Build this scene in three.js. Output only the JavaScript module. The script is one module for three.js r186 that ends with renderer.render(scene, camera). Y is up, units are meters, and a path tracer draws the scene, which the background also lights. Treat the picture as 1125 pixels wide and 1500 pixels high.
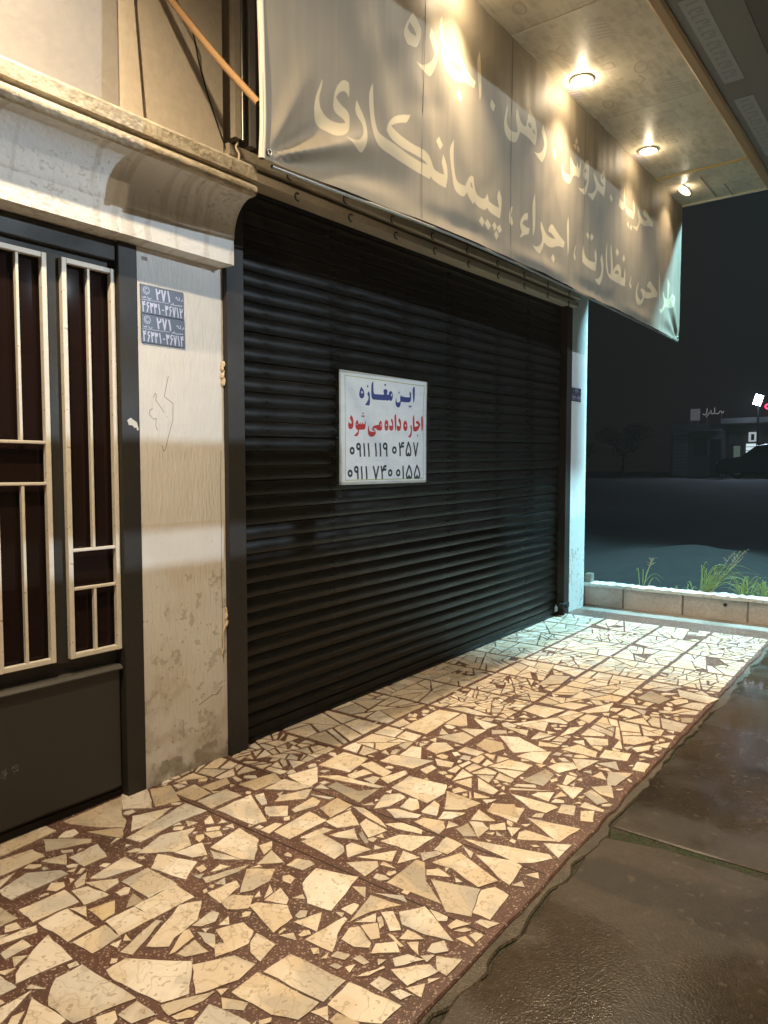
import * as THREE from 'three';
import { mergeGeometries, toCreasedNormals } from 'three/addons/utils/BufferGeometryUtils.js';
import { RoundedBoxGeometry } from 'three/addons/geometries/RoundedBoxGeometry.js';

// ---------------------------------------------------------------- camera, sky, exposure
const scene = new THREE.Scene();
const camera = new THREE.PerspectiveCamera(70.1, 3 / 4, 0.05, 500);
camera.position.set(0, 1.5, 2.952);
{
  const yaw = 0.65735, pitch = 0.05657;
  camera.lookAt(Math.cos(yaw) * Math.cos(pitch), 1.5 - Math.sin(pitch), 2.952 - Math.sin(yaw) * Math.cos(pitch));
}
const renderer = new THREE.WebGLRenderer({ antialias: true });
renderer.setSize(768, 1024);
renderer.toneMapping = THREE.LinearToneMapping;
renderer.toneMappingExposure = 1.14;
renderer.shadowMap.enabled = true;
{ // an overcast night sky over a lit town
  const w = 64, h = 32, d = new Float32Array(w * h * 4);
  for (let y = 0; y < h; y++) for (let x = 0; x < w; x++) {
    const up = Math.abs((y + 0.5) / h - 0.5) * 2, k = 0.0045 - 0.0012 * up, i = (y * w + x) * 4;
    d[i] = k * 1.08; d[i + 1] = k * 0.86; d[i + 2] = k * 0.88; d[i + 3] = 1;
  }
  const t = new THREE.DataTexture(d, w, h, THREE.RGBAFormat, THREE.FloatType);
  t.mapping = THREE.EquirectangularReflectionMapping; t.magFilter = THREE.LinearFilter; t.needsUpdate = true;
  scene.background = t; scene.environment = t;
}
scene.fog = new THREE.FogExp2(new THREE.Color(0.95, 0.92, 0.88), 0.0009);
const WARM = new THREE.Color(1, 0.79, 0.53), COLD = new THREE.Color(0.42, 0.86, 1.0), BLUE = new THREE.Color(0.72, 0.87, 1.0);

// ---------------------------------------------------------------- helpers
let seed = 7;
const rnd = () => { seed = (seed + 0x6d2b79f5) | 0; let t = Math.imul(seed ^ (seed >>> 15), 1 | seed); t = (t + Math.imul(t ^ (t >>> 7), 61 | t)) ^ t; return ((t ^ (t >>> 14)) >>> 0) / 4294967296; };
const rr = (a, b) => a + (b - a) * rnd();
const lerp = THREE.MathUtils.lerp, clamp = THREE.MathUtils.clamp, sstep = THREE.MathUtils.smoothstep;
const used = {};
const numbered = (n) => { const k = used[n] = (used[n] ?? -1) + 1; return k ? n + '_' + String(k).padStart(3, '0') : n; };
function shade(o) { o.castShadow = o.receiveShadow = true; return o; }
function thing(name, label, category, pos = [0, 0, 0], group) {
  const o = new THREE.Group(); o.name = numbered(name); o.position.set(...pos); scene.add(o);
  o.userData = { label, category }; if (group) o.userData.group = group; return o;
}
function tag(o, label, category, group) { o.userData.label = label; o.userData.category = category; if (group) o.userData.group = group; return o; }
function obj(name, geos, mat, parent, label) {
  geos = [].concat(geos);
  const g = geos.length === 1 ? geos[0] : mergeGeometries(geos.map((q) => { const r = q.index ? q.toNonIndexed() : q; for (const k of Object.keys(r.attributes)) if (!['position', 'normal', 'uv'].includes(k)) r.deleteAttribute(k); return r; }));
  const m = shade(new THREE.Mesh(g, mat));
  m.name = parent && parent !== scene ? name : numbered(name);
  (parent ?? scene).add(m); if (label) m.userData.label = label; return m;
}
const struct = (name, g, mat) => { const m = obj(name, g, mat); m.userData.kind = 'structure'; return m; };
const box = (x0, x1, y0, y1, z0, z1) => boxUV(new THREE.BoxGeometry(x1 - x0, y1 - y0, z1 - z0).translate((x0 + x1) / 2, (y0 + y1) / 2, (z0 + z1) / 2));
const rbox = (x0, x1, y0, y1, z0, z1, r = 0.004) => boxUV(new RoundedBoxGeometry(x1 - x0, y1 - y0, z1 - z0, 2, r).translate((x0 + x1) / 2, (y0 + y1) / 2, (z0 + z1) / 2));
function boxUV(g) { // uv in metres by the main direction of each face
  const p = g.attributes.position, n = g.attributes.normal, uv = new Float32Array(p.count * 2);
  for (let i = 0; i < p.count; i++) {
    const ax = Math.abs(n.getX(i)), ay = Math.abs(n.getY(i)), az = Math.abs(n.getZ(i));
    const a = ax > ay && ax > az ? [p.getZ(i), p.getY(i)] : ay > az ? [p.getX(i), p.getZ(i)] : [p.getX(i), p.getY(i)];
    uv[2 * i] = a[0]; uv[2 * i + 1] = a[1];
  }
  g.setAttribute('uv', new THREE.BufferAttribute(uv, 2)); return g;
}
function tube(pts, r, seg = 20, rad = 8) { return new THREE.TubeGeometry(new THREE.CatmullRomCurve3(pts.map((p) => new THREE.Vector3(...p))), seg, r, rad); }
function bar(a, b, r, r2 = r, rad = 8) {
  const A = new THREE.Vector3(...a), B = new THREE.Vector3(...b), d = B.clone().sub(A);
  const g = new THREE.CylinderGeometry(r2, r, d.length(), rad);
  g.applyQuaternion(new THREE.Quaternion().setFromUnitVectors(new THREE.Vector3(0, 1, 0), d.clone().normalize()));
  return g.translate(...A.add(B).multiplyScalar(0.5).toArray());
}
// closed profile of [z, y] points drawn along x; uv: x along, length round the profile
function prism(profile, x0, x1, crease = 0.6, cuts = 1) {
  const n = profile.length, P = [], U = [], tri = (a, b, c, ua, ub, uc) => { P.push(...a, ...b, ...c); U.push(...ua, ...ub, ...uc); };
  let s = 0;
  for (let i = 0; i < n; i++) {
    const [z0, y0] = profile[i], [z1, y1] = profile[(i + 1) % n], l = Math.hypot(z1 - z0, y1 - y0);
    for (let k = 0; k < cuts; k++) {
      const xa = lerp(x0, x1, k / cuts), xb = lerp(x0, x1, (k + 1) / cuts);
      tri([xa, y0, z0], [xb, y0, z0], [xb, y1, z1], [xa, s], [xb, s], [xb, s + l]);
      tri([xa, y0, z0], [xb, y1, z1], [xa, y1, z1], [xa, s], [xb, s + l], [xa, s + l]);
    }
    s += l;
  }
  const flat = profile.map(([z, y]) => new THREE.Vector2(z, y)), area = THREE.ShapeUtils.area(flat);
  for (const f of THREE.ShapeUtils.triangulateShape(flat, [])) {
    const [a, b, c] = area > 0 ? f : [f[0], f[2], f[1]], v = (i, x) => [x, profile[i][1], profile[i][0]], u = (i) => [profile[i][0], profile[i][1]];
    tri(v(a, x0), v(b, x0), v(c, x0), u(a), u(b), u(c)); tri(v(a, x1), v(c, x1), v(b, x1), u(a), u(c), u(b));
  }
  const g = new THREE.BufferGeometry();
  g.setAttribute('position', new THREE.Float32BufferAttribute(P, 3)); g.setAttribute('uv', new THREE.Float32BufferAttribute(U, 2));
  g.computeVertexNormals();
  return toCreasedNormals(g, crease);
}
const K = 0.02, gy = (x) => K * (x - 2.3);                 // the forecourt and the shop front rise gently to the right
const SLOPE = new THREE.Matrix4().set(1, 0, 0, 0, K, 1, 0, -2.3 * K, 0, 0, 1, 0, 0, 0, 0, 1);
const slope = (g) => g.applyMatrix4(SLOPE);

// ---------------------------------------------------------------- textures
const hash = (x, y, s) => { let h = Math.imul(x, 374761393) + Math.imul(y, 668265263) + Math.imul(s, 974711); h = Math.imul(h ^ (h >>> 13), 1274126177); return ((h ^ (h >>> 16)) >>> 0) / 4294967296; };
function vnoise(x, y, px, py, s) {
  const ix = Math.floor(x), iy = Math.floor(y), fx = x - ix, fy = y - iy, sx = fx * fx * (3 - 2 * fx), sy = fy * fy * (3 - 2 * fy), m = (a, p) => ((a % p) + p) % p;
  const a = hash(m(ix, px), m(iy, py), s), b = hash(m(ix + 1, px), m(iy, py), s), c = hash(m(ix, px), m(iy + 1, py), s), d = hash(m(ix + 1, px), m(iy + 1, py), s);
  return lerp(lerp(a, b, sx), lerp(c, d, sx), sy);
}
function fbm(u, v, fx, fy, oct, s) { let t = 0, a = 0.5, n = 0; for (let i = 0; i < oct; i++) { t += a * vnoise(u * fx, v * fy, fx, fy, s + i); n += a; a *= 0.5; fx *= 2; fy *= 2; } return t / n; }
function tex(w, h, f, srgb = true) {
  const d = new Uint8Array(w * h * 4);
  for (let y = 0; y < h; y++) for (let x = 0; x < w; x++) {
    const c = f((x + 0.5) / w, (y + 0.5) / h), i = (y * w + x) * 4;
    for (let k = 0; k < 3; k++) { const q = clamp(Array.isArray(c) ? c[k] : c, 0, 1); d[i + k] = 255 * (srgb ? (q <= 0.0031308 ? q * 12.92 : 1.055 * Math.pow(q, 1 / 2.4) - 0.055) : q); }
    d[i + 3] = 255;
  }
  const t = new THREE.DataTexture(d, w, h); t.wrapS = t.wrapT = THREE.RepeatWrapping; t.magFilter = THREE.LinearFilter; t.minFilter = THREE.LinearMipmapLinearFilter; t.generateMipmaps = true;
  if (srgb) t.colorSpace = THREE.SRGBColorSpace; t.needsUpdate = true; return t;
}
const rep = (t, x, y = x) => { t.repeat.set(1 / x, 1 / y); return t; };
const mix3 = (a, b, k) => [lerp(a[0], b[0], k), lerp(a[1], b[1], k), lerp(a[2], b[2], k)];
const std = (o) => new THREE.MeshStandardMaterial(o);
const lin = (r, g, b) => new THREE.Color().setRGB(r, g, b);
function canvas(w, h, draw) {
  const c = document.createElement('canvas'); c.width = w; c.height = h; draw(c.getContext('2d'), w, h);
  const t = new THREE.CanvasTexture(c); t.colorSpace = THREE.SRGBColorSpace; t.magFilter = THREE.LinearFilter; return t;
}
// outlines traced in mm: smooth where the outline turns gently, a corner where it turns sharply
function outline(g, text, f) {
  g.beginPath();
  for (const ring of text.split('/')) {
    const p = ring.split(' ').map((q) => f(...q.split(',').map(Number))), n = p.length;
    const mid = (i) => { const a = p[i % n], b = p[(i + 1) % n]; return [(a[0] + b[0]) / 2, (a[1] + b[1]) / 2]; };
    g.moveTo(...mid(n - 1));
    for (let i = 0; i < n; i++) {
      const a = p[(i + n - 1) % n], b = p[i], c = p[(i + 1) % n], e = mid(i);
      const t = Math.abs(Math.atan2((b[0] - a[0]) * (c[1] - b[1]) - (b[1] - a[1]) * (c[0] - b[0]), (b[0] - a[0]) * (c[0] - b[0]) + (b[1] - a[1]) * (c[1] - b[1])));
      if (t > 0.95) { g.lineTo(...b); g.lineTo(...e); } else g.quadraticCurveTo(...b, ...e);
    }
    g.closePath();
  }
  g.fill('evenodd');
}
// Persian digits as strokes in a unit box, y up
function digit(g, d, x0, y0, x1, y1, w) {
  const X = (u) => x0 + u * (x1 - x0), Y = (v) => y0 + v * (y1 - y0);
  g.lineWidth = w; g.lineCap = 'butt'; g.lineJoin = 'round'; g.beginPath();
  const path = (s) => s.forEach(([u, v], i) => (i ? g.lineTo(X(u), Y(v)) : g.moveTo(X(u), Y(v))));
  const ring = (u, v, a, b) => { for (let i = 0; i <= 24; i++) { const t = i / 24 * 2 * Math.PI, q = [X(u + a * Math.cos(t)), Y(v + b * Math.sin(t))]; i ? g.lineTo(...q) : g.moveTo(...q); } };
  if (d === 0) ring(0.5, 0.46, 0.36, 0.2);
  if (d === 1) path([[0.32, 1], [0.42, 0.7], [0.58, 0.35], [0.6, 0]]);
  if (d === 2) { path([[0.12, 1], [0.24, 0.62], [0.34, 0.25], [0.38, 0]]); path([[0.2, 0.72], [0.35, 0.62], [0.62, 0.62], [0.82, 0.72], [0.86, 0.97]]); }
  if (d === 3) { path([[0.1, 1], [0.22, 0.62], [0.32, 0.25], [0.36, 0]]); path([[0.18, 0.72], [0.32, 0.64], [0.46, 0.7], [0.5, 0.95]]); path([[0.48, 0.74], [0.6, 0.64], [0.78, 0.68], [0.88, 0.97]]); }
  if (d === 4) { path([[0.1, 1], [0.2, 0.62], [0.25, 0.3], [0.26, 0]]); path([[0.92, 0.97], [0.62, 0.97], [0.46, 0.85], [0.55, 0.72], [0.9, 0.72]]); path([[0.55, 0.74], [0.35, 0.66], [0.16, 0.74]]); }
  if (d === 5) path([[0.48, 1], [0.3, 0.72], [0.1, 0.35], [0.14, 0.1], [0.36, 0.05], [0.5, 0.22], [0.62, 0.05], [0.86, 0.1], [0.92, 0.35], [0.74, 0.72], [0.48, 1], [0.38, 0.86]]);
  if (d === 6) { path([[0.85, 0.92], [0.55, 0.98], [0.28, 0.82], [0.4, 0.62], [0.85, 0.62]]); path([[0.8, 0.62], [0.5, 0.4], [0.22, 0]]); }
  if (d === 7) path([[0.12, 1], [0.3, 0.6], [0.5, 0.03], [0.72, 0.6], [0.9, 1]]);
  if (d === 9) { ring(0.48, 0.76, 0.32, 0.19); path([[0.8, 0.8], [0.78, 0.4], [0.84, 0]]); }
  g.stroke();
}

// ---------------------------------------------------------------- materials
const marbleT = tex(1024, 1024, (u, v) => {
  const w = fbm(u, v, 4, 4, 5, 11), a = fbm(u, v, 6, 3, 5, 31), g = fbm(u, v, 60, 60, 2, 71);
  const vein = Math.pow(1 - Math.abs(((a * 5 + w * 2) % 1) * 2 - 1), 14), vein2 = Math.pow(1 - Math.abs(((w * 7 + a) % 1) * 2 - 1), 30);
  let c = mix3([0.79, 0.745, 0.67], [0.69, 0.6, 0.48], sstep(w, 0.45, 0.66));
  c = mix3(c, [0.46, 0.45, 0.43], sstep(a, 0.52, 0.7) * 0.7);
  c = mix3(c, [0.3, 0.21, 0.13], 0.75 * vein2); c = mix3(c, [0.42, 0.34, 0.25], 0.5 * vein);
  const pit = sstep(g, 0.74, 0.8); c = mix3(c, [0.25, 0.18, 0.12], pit * 0.5);
  return c.map((q) => q * (0.94 + 0.12 * g));
});
rep(marbleT, 0.9);
const wetR = rep(tex(512, 512, (u, v) => 0.28 + 0.4 * fbm(u, v, 5, 5, 5, 5), false), 1.7);
const stoneTints = [[1, 0.98, 0.95], [0.98, 0.93, 0.85], [0.84, 0.83, 0.81], [1.04, 1.03, 1.01], [0.78, 0.72, 0.63], [0.95, 0.91, 0.87], [0.6, 0.585, 0.56], [0.86, 0.75, 0.56]];
const stoneM = stoneTints.map((c) => std({ map: marbleT, color: lin(...c), roughnessMap: wetR, roughness: 0.85 }));
const chipT = (() => {
  const cell = (u, v, n, s) => { // small chips: random convex flecks
    const x = u * n, y = v * n; let best = 9, id = 0;
    for (let j = -1; j <= 1; j++) for (let i = -1; i <= 1; i++) {
      const cx = Math.floor(x) + i, cy = Math.floor(y) + j, mx = ((cx % n) + n) % n, my = ((cy % n) + n) % n;
      const dx = x - cx - hash(mx, my, s), dy = y - cy - hash(mx, my, s + 1), t = hash(mx, my, s + 2) * 6.3, e = 1 + 1.3 * hash(mx, my, s + 3);
      const r = Math.max(Math.abs(dx * Math.cos(t) + dy * Math.sin(t)), e * Math.abs(dy * Math.cos(t) - dx * Math.sin(t))) / (0.05 + 0.42 * Math.pow(hash(mx, my, s + 4), 2.2));
      if (r < best) { best = r; id = hash(mx, my, s + 5); }
    }
    return [best, id];
  };
  return rep(tex(1024, 1024, (u, v) => {
    const w = fbm(u, v, 6, 6, 5, 3), g = fbm(u, v, 120, 120, 2, 9);
    let c = mix3([0.135, 0.066, 0.048], [0.085, 0.05, 0.038], w).map((q) => q * (0.75 + 0.5 * g));
    const [d, id] = cell(u, v, 80, 21);
    if (d < 1) c = mix3([0.42, 0.33, 0.27], [0.24, 0.13, 0.1], id * id);
    return c;
  }), 0.75);
})();
const chipM = std({ map: chipT, roughnessMap: wetR, roughness: 0.9 });
const concT = rep(tex(1024, 1024, (u, v) => {
  const w = fbm(u, v, 3, 3, 6, 41), q = fbm(u, v, 7, 7, 5, 51), g = fbm(u, v, 150, 150, 2, 61);
  let c = mix3([0.056, 0.042, 0.028], [0.036, 0.027, 0.018], sstep(w, 0.35, 0.65));
  c = mix3(c, [0.022, 0.016, 0.01], sstep(q, 0.6, 0.68) * 0.6);
  const spot = fbm(u, v, 90, 90, 2, 77); if (spot > 0.8) c = mix3(c, [0.1, 0.08, 0.055], 0.4);
  return c.map((z) => z * (0.8 + 0.4 * g));
}), 2.6);
const concR = rep(tex(512, 512, (u, v) => 0.2 + 0.36 * sstep(fbm(u, v, 5, 5, 6, 15), 0.3, 0.65), false), 2.1);
const concB = rep(tex(1024, 1024, (u, v) => 0.5 * fbm(u, v, 8, 8, 4, 19) + 0.35 * fbm(u, v, 260, 260, 1, 18) + 0.15 * fbm(u, v, 500, 500, 1, 17), false), 1.3);
const concM = new THREE.MeshPhysicalMaterial({ map: concT, roughnessMap: concR, roughness: 1, specularIntensity: 0.7, bumpMap: concB, bumpScale: 0.0013 });
const soilM = std({ map: rep(tex(512, 512, (u, v) => { const w = fbm(u, v, 8, 8, 5, 91), g = fbm(u, v, 80, 80, 2, 92); return mix3([0.045, 0.04, 0.028], [0.03, 0.04, 0.016], sstep(w, 0.4, 0.6)).map((q) => q * (0.5 + g)); }), 0.7), roughness: 0.95, bumpMap: concB, bumpScale: 0.02 });
const greyM = std({ map: rep(tex(512, 512, (u, v) => { const w = fbm(u, v, 5, 5, 6, 131), g = fbm(u, v, 90, 90, 2, 132); return mix3([0.3, 0.28, 0.25], [0.2, 0.19, 0.16], sstep(w, 0.35, 0.65)).map((q) => q * (0.8 + 0.4 * g)); }), 1.3), roughnessMap: wetR, roughness: 1.1, bumpMap: concB, bumpScale: 0.006 });
const lotM = std({ map: rep(tex(512, 512, (u, v) => { const w = fbm(u, v, 6, 6, 6, 101), g = fbm(u, v, 70, 70, 3, 102); return mix3([0.015, 0.016, 0.0155], [0.007, 0.008, 0.0078], w).map((q) => q * (0.6 + 0.8 * g)); }), 6), roughness: 0.95 });
const plasterB = rep(tex(1024, 1024, (u, v) => 0.6 * fbm(u, v, 5, 5, 5, 201) + 0.4 * fbm(u, v, 60, 60, 3, 202), false), 1.1);
const creamM = std({ map: rep(tex(1024, 512, (u, v) => { const w = fbm(u, v, 3, 3, 6, 211), g = fbm(u, v, 70, 35, 3, 212), p = fbm(u, v, 160, 160, 1, 213); let c = mix3([0.35, 0.32, 0.285], [0.315, 0.285, 0.25], w); if (p > 0.985) c = [0.2, 0.15, 0.1]; return c.map((q) => q * (0.93 + 0.14 * g)); }), 2.4, 1.2), roughness: 0.8, bumpMap: plasterB, bumpScale: 0.004 });
const tanM = std({ map: rep(tex(512, 512, (u, v) => { const w = fbm(u, v, 3, 3, 6, 215), g = fbm(u, v, 70, 70, 3, 216); return mix3([0.72, 0.63, 0.5], [0.65, 0.56, 0.44], w).map((q) => q * (0.93 + 0.14 * g)); }), 1.7), roughness: 0.8, bumpMap: plasterB, bumpScale: 0.004 });
const corniceM = std({ map: rep(tex(1024, 512, (u, v) => {
  const w = fbm(u, v, 4, 4, 6, 221), run = fbm(u + 0.02 * fbm(u, v, 5, 9, 3, 229), v, 40, 2, 3, 222), g = fbm(u, v, 90, 60, 3, 223);
  let c = mix3([0.78, 0.775, 0.75], [0.73, 0.715, 0.68], w);
  c = mix3(c, [0.5, 0.46, 0.4], 0.5 * sstep(run, 0.55, 0.75)); c = mix3(c, [0.3, 0.26, 0.2], 0.4 * sstep(g * 0.6 + w * 0.4, 0.6, 0.7));
  return c;
}), 1.6, 0.8), roughness: 0.8, bumpMap: plasterB, bumpScale: 0.006 });
const ledgeM = std({ map: rep(tex(512, 256, (u, v) => { const w = fbm(u, v, 8, 8, 6, 231), g = fbm(u, v, 60, 60, 3, 232); return mix3([0.58, 0.51, 0.39], [0.36, 0.30, 0.21], sstep(w * 0.6 + g * 0.4, 0.4, 0.65)); }), 1.1, 0.5), roughness: 0.9, bumpMap: plasterB, bumpScale: 0.012 });
const steelT = rep(tex(512, 512, (u, v) => { const g = fbm(u, v, 60, 60, 3, 241), w = fbm(u, v, 4, 4, 5, 242); return [0.03, 0.028, 0.025].map((q) => q * (0.75 + 0.3 * g + 0.4 * w)); }), 0.9);
const steelM = new THREE.MeshPhysicalMaterial({ map: steelT, roughness: 1, roughnessMap: wetR, specularIntensity: 0.5 });
const slatT = tex(1024, 256, (u, v) => {
  const g = fbm(u, v, 16, 90, 3, 251), w = fbm(u, v, 8, 3, 5, 252), s = fbm(u, v, 10, 160, 2, 253);
  let c = [0.010, 0.0096, 0.0088].map((q) => q * (0.7 + 0.5 * g + 0.5 * w)); if (s > 0.76) c = mix3(c, [0.07, 0.064, 0.056], 0.6); return c;
}); rep(slatT, 1.9, 0.5);
const slatR = rep(tex(512, 128, (u, v) => 0.3 + 0.4 * fbm(u, v, 12, 20, 4, 255), false), 1.3, 0.4);
const slatM = [0.38, 0.43, 0.5].map((k) => new THREE.MeshPhysicalMaterial({ map: slatT, color: lin(k, k * 0.97, k * 0.9), roughnessMap: slatR, roughness: 0.7, specularIntensity: 0.5 }));
const whiteM = std({ map: rep(tex(256, 256, (u, v) => { const g = fbm(u, v, 20, 20, 4, 261); return g > 0.8 ? [0.45, 0.36, 0.25] : [0.70, 0.66, 0.58].map((q) => q * (0.9 + 0.2 * g)); }), 0.5), roughness: 0.45 });
const glassM = new THREE.MeshPhysicalMaterial({ color: lin(0.07, 0.036, 0.03), transmission: 0.8, roughness: 0.03, thickness: 0, ior: 1.5, specularIntensity: 0.3 });
const darkM = std({ color: lin(0.02, 0.014, 0.011), roughness: 0.9 });
const blackM = std({ color: lin(0.012, 0.012, 0.012), roughness: 0.6 });
const woodM = std({ map: rep(tex(512, 128, (u, v) => { const g = fbm(u, v, 3, 40, 4, 271); return mix3([0.42, 0.25, 0.11], [0.28, 0.16, 0.07], g); }), 0.8, 0.15), roughness: 0.75 });
const filmM = (prints, w, h) => std({ map: canvas(512, Math.round(512 * h / w), prints), roughness: 0.35 });
const metalM = std({ color: lin(0.45, 0.42, 0.37), roughness: 0.35, metalness: 0.9 });
const coldWallM = std({ map: rep(tex(512, 1024, (u, v) => { const w = fbm(u, v, 4, 8, 6, 281), g = fbm(u, v, 60, 120, 3, 282); let c = mix3([0.72, 0.74, 0.73], [0.63, 0.65, 0.64], w); if (v < 0.2 && g * 0.5 + w * 0.5 > 0.6) c = mix3(c, [0.35, 0.33, 0.3], 0.6); return c.map((q) => q * (0.95 + 0.1 * g)); }), 1.2, 3.6), roughness: 0.75, bumpMap: plasterB, bumpScale: 0.004 });
const blockM = std({ map: rep(tex(512, 256, (u, v) => { const w = fbm(u, v, 6, 4, 6, 291), g = fbm(u, v, 80, 40, 3, 292); return mix3([0.6, 0.55, 0.52], [0.52, 0.47, 0.44], w).map((q) => q * (0.85 + 0.3 * g)); }), 1.2, 0.6), roughness: 0.8, bumpMap: plasterB, bumpScale: 0.008 });
const glow = (r, g, b, k) => std({ color: lin(0.02, 0.02, 0.02), emissive: lin(r, g, b), emissiveIntensity: k, roughness: 0.4 });

// ---------------------------------------------------------------- ground
{ // the lot beyond the shop: low wet ground that rises to a raised road
  const n = 140, P = [], I = [], U = [];
  const xs = Array.from({ length: n }, (_, i) => -20 + 320 * Math.pow(i / (n - 1), 2.2)), zs = Array.from({ length: n }, (_, i) => { const t = i / (n - 1) * 2 - 1; return Math.sign(t) * 160 * Math.pow(Math.abs(t), 2.2); });
  const hgt = (x, z) => {
    let y = -0.2 + 1.35 * sstep(x, 16, 31);
    y += 0.55 * Math.exp(-(((x - 17) / 4) ** 2) - (((z + 5.4) / 1.6) ** 2)) + 0.35 * Math.exp(-(((x - 13) / 2.5) ** 2) - (((z + 0.5) / 1.6) ** 2)) + 0.22 * (fbm(x / 40 + 9, z / 40 + 9, 40, 40, 3, 301) - 0.5) * sstep(x, 9, 12);
    return y;
  };
  for (const z of zs) for (const x of xs) { P.push(x, hgt(x, z), z); U.push(x, z); }
  for (let j = 0; j < n - 1; j++) for (let i = 0; i < n - 1; i++) { const a = j * n + i; I.push(a, a + n, a + 1, a + 1, a + n, a + n + 1); }
  const g = new THREE.BufferGeometry(); g.setAttribute('position', new THREE.Float32BufferAttribute(P, 3)); g.setAttribute('uv', new THREE.Float32BufferAttribute(U, 2)); g.setIndex(I); g.computeVertexNormals();
  struct('ground', g, lotM);
}
// a flat slab with an uneven outline [x, z], lying on the slope of the forecourt
function slab(pts, top, thick) {
  const sh = new THREE.Shape(pts.map(([x, z]) => new THREE.Vector2(x, -z)));
  const g = new THREE.ExtrudeGeometry(sh, { depth: thick, bevelEnabled: true, bevelSize: 0.006, bevelThickness: 0.006, bevelSegments: 1, steps: 1 });
  g.rotateX(-Math.PI / 2).translate(0, top - thick - 0.006, 0); boxUV(g); return slope(g);
}
const ragged = (x0, x1, z, amp, step, s) => { const o = []; for (let x = x0; x <= x1 + 1e-6; x += step) o.push([x, z + amp * (2 * fbm(x / 8 + 4, 0.5, 64, 64, 3, s) - 1)]); return o; };
struct('soil', slab([[-3, 1.7], [12, 1.7], [12, 9], [-3, 9]], -0.019, 0.05), soilM);
struct('cement_strip', slab([[-2.5, 1.82], [7.0, 1.82], ...ragged(-2.5, 7, 1.872, 0.034, 0.03, 404).reverse()], -0.009, 0.04), std({ map: greyM.map, color: lin(0.3, 0.25, 0.19), roughness: 0.55, bumpMap: concB, bumpScale: 0.008 }));
struct('pavement', slab([...ragged(-2.5, 2.88, 1.885, 0.03, 0.035, 401), [2.905, 2.1], [2.915, 2.3], [2.90, 2.8], [2.93, 9], [-2.5, 9]], -0.0125, 0.05), concM);
struct('pavement', slab([...ragged(2.975, 9.5, 1.885, 0.022, 0.035, 402), [9.5, 9], [3.02, 9], [2.985, 2.9], [2.97, 2.2]], -0.010, 0.05), concM);
struct('path', slab([[7.02, -0.3], [7.36, -0.3], [7.36, 1.86], [7.02, 1.86]], -0.006, 0.06), greyM);

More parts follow.
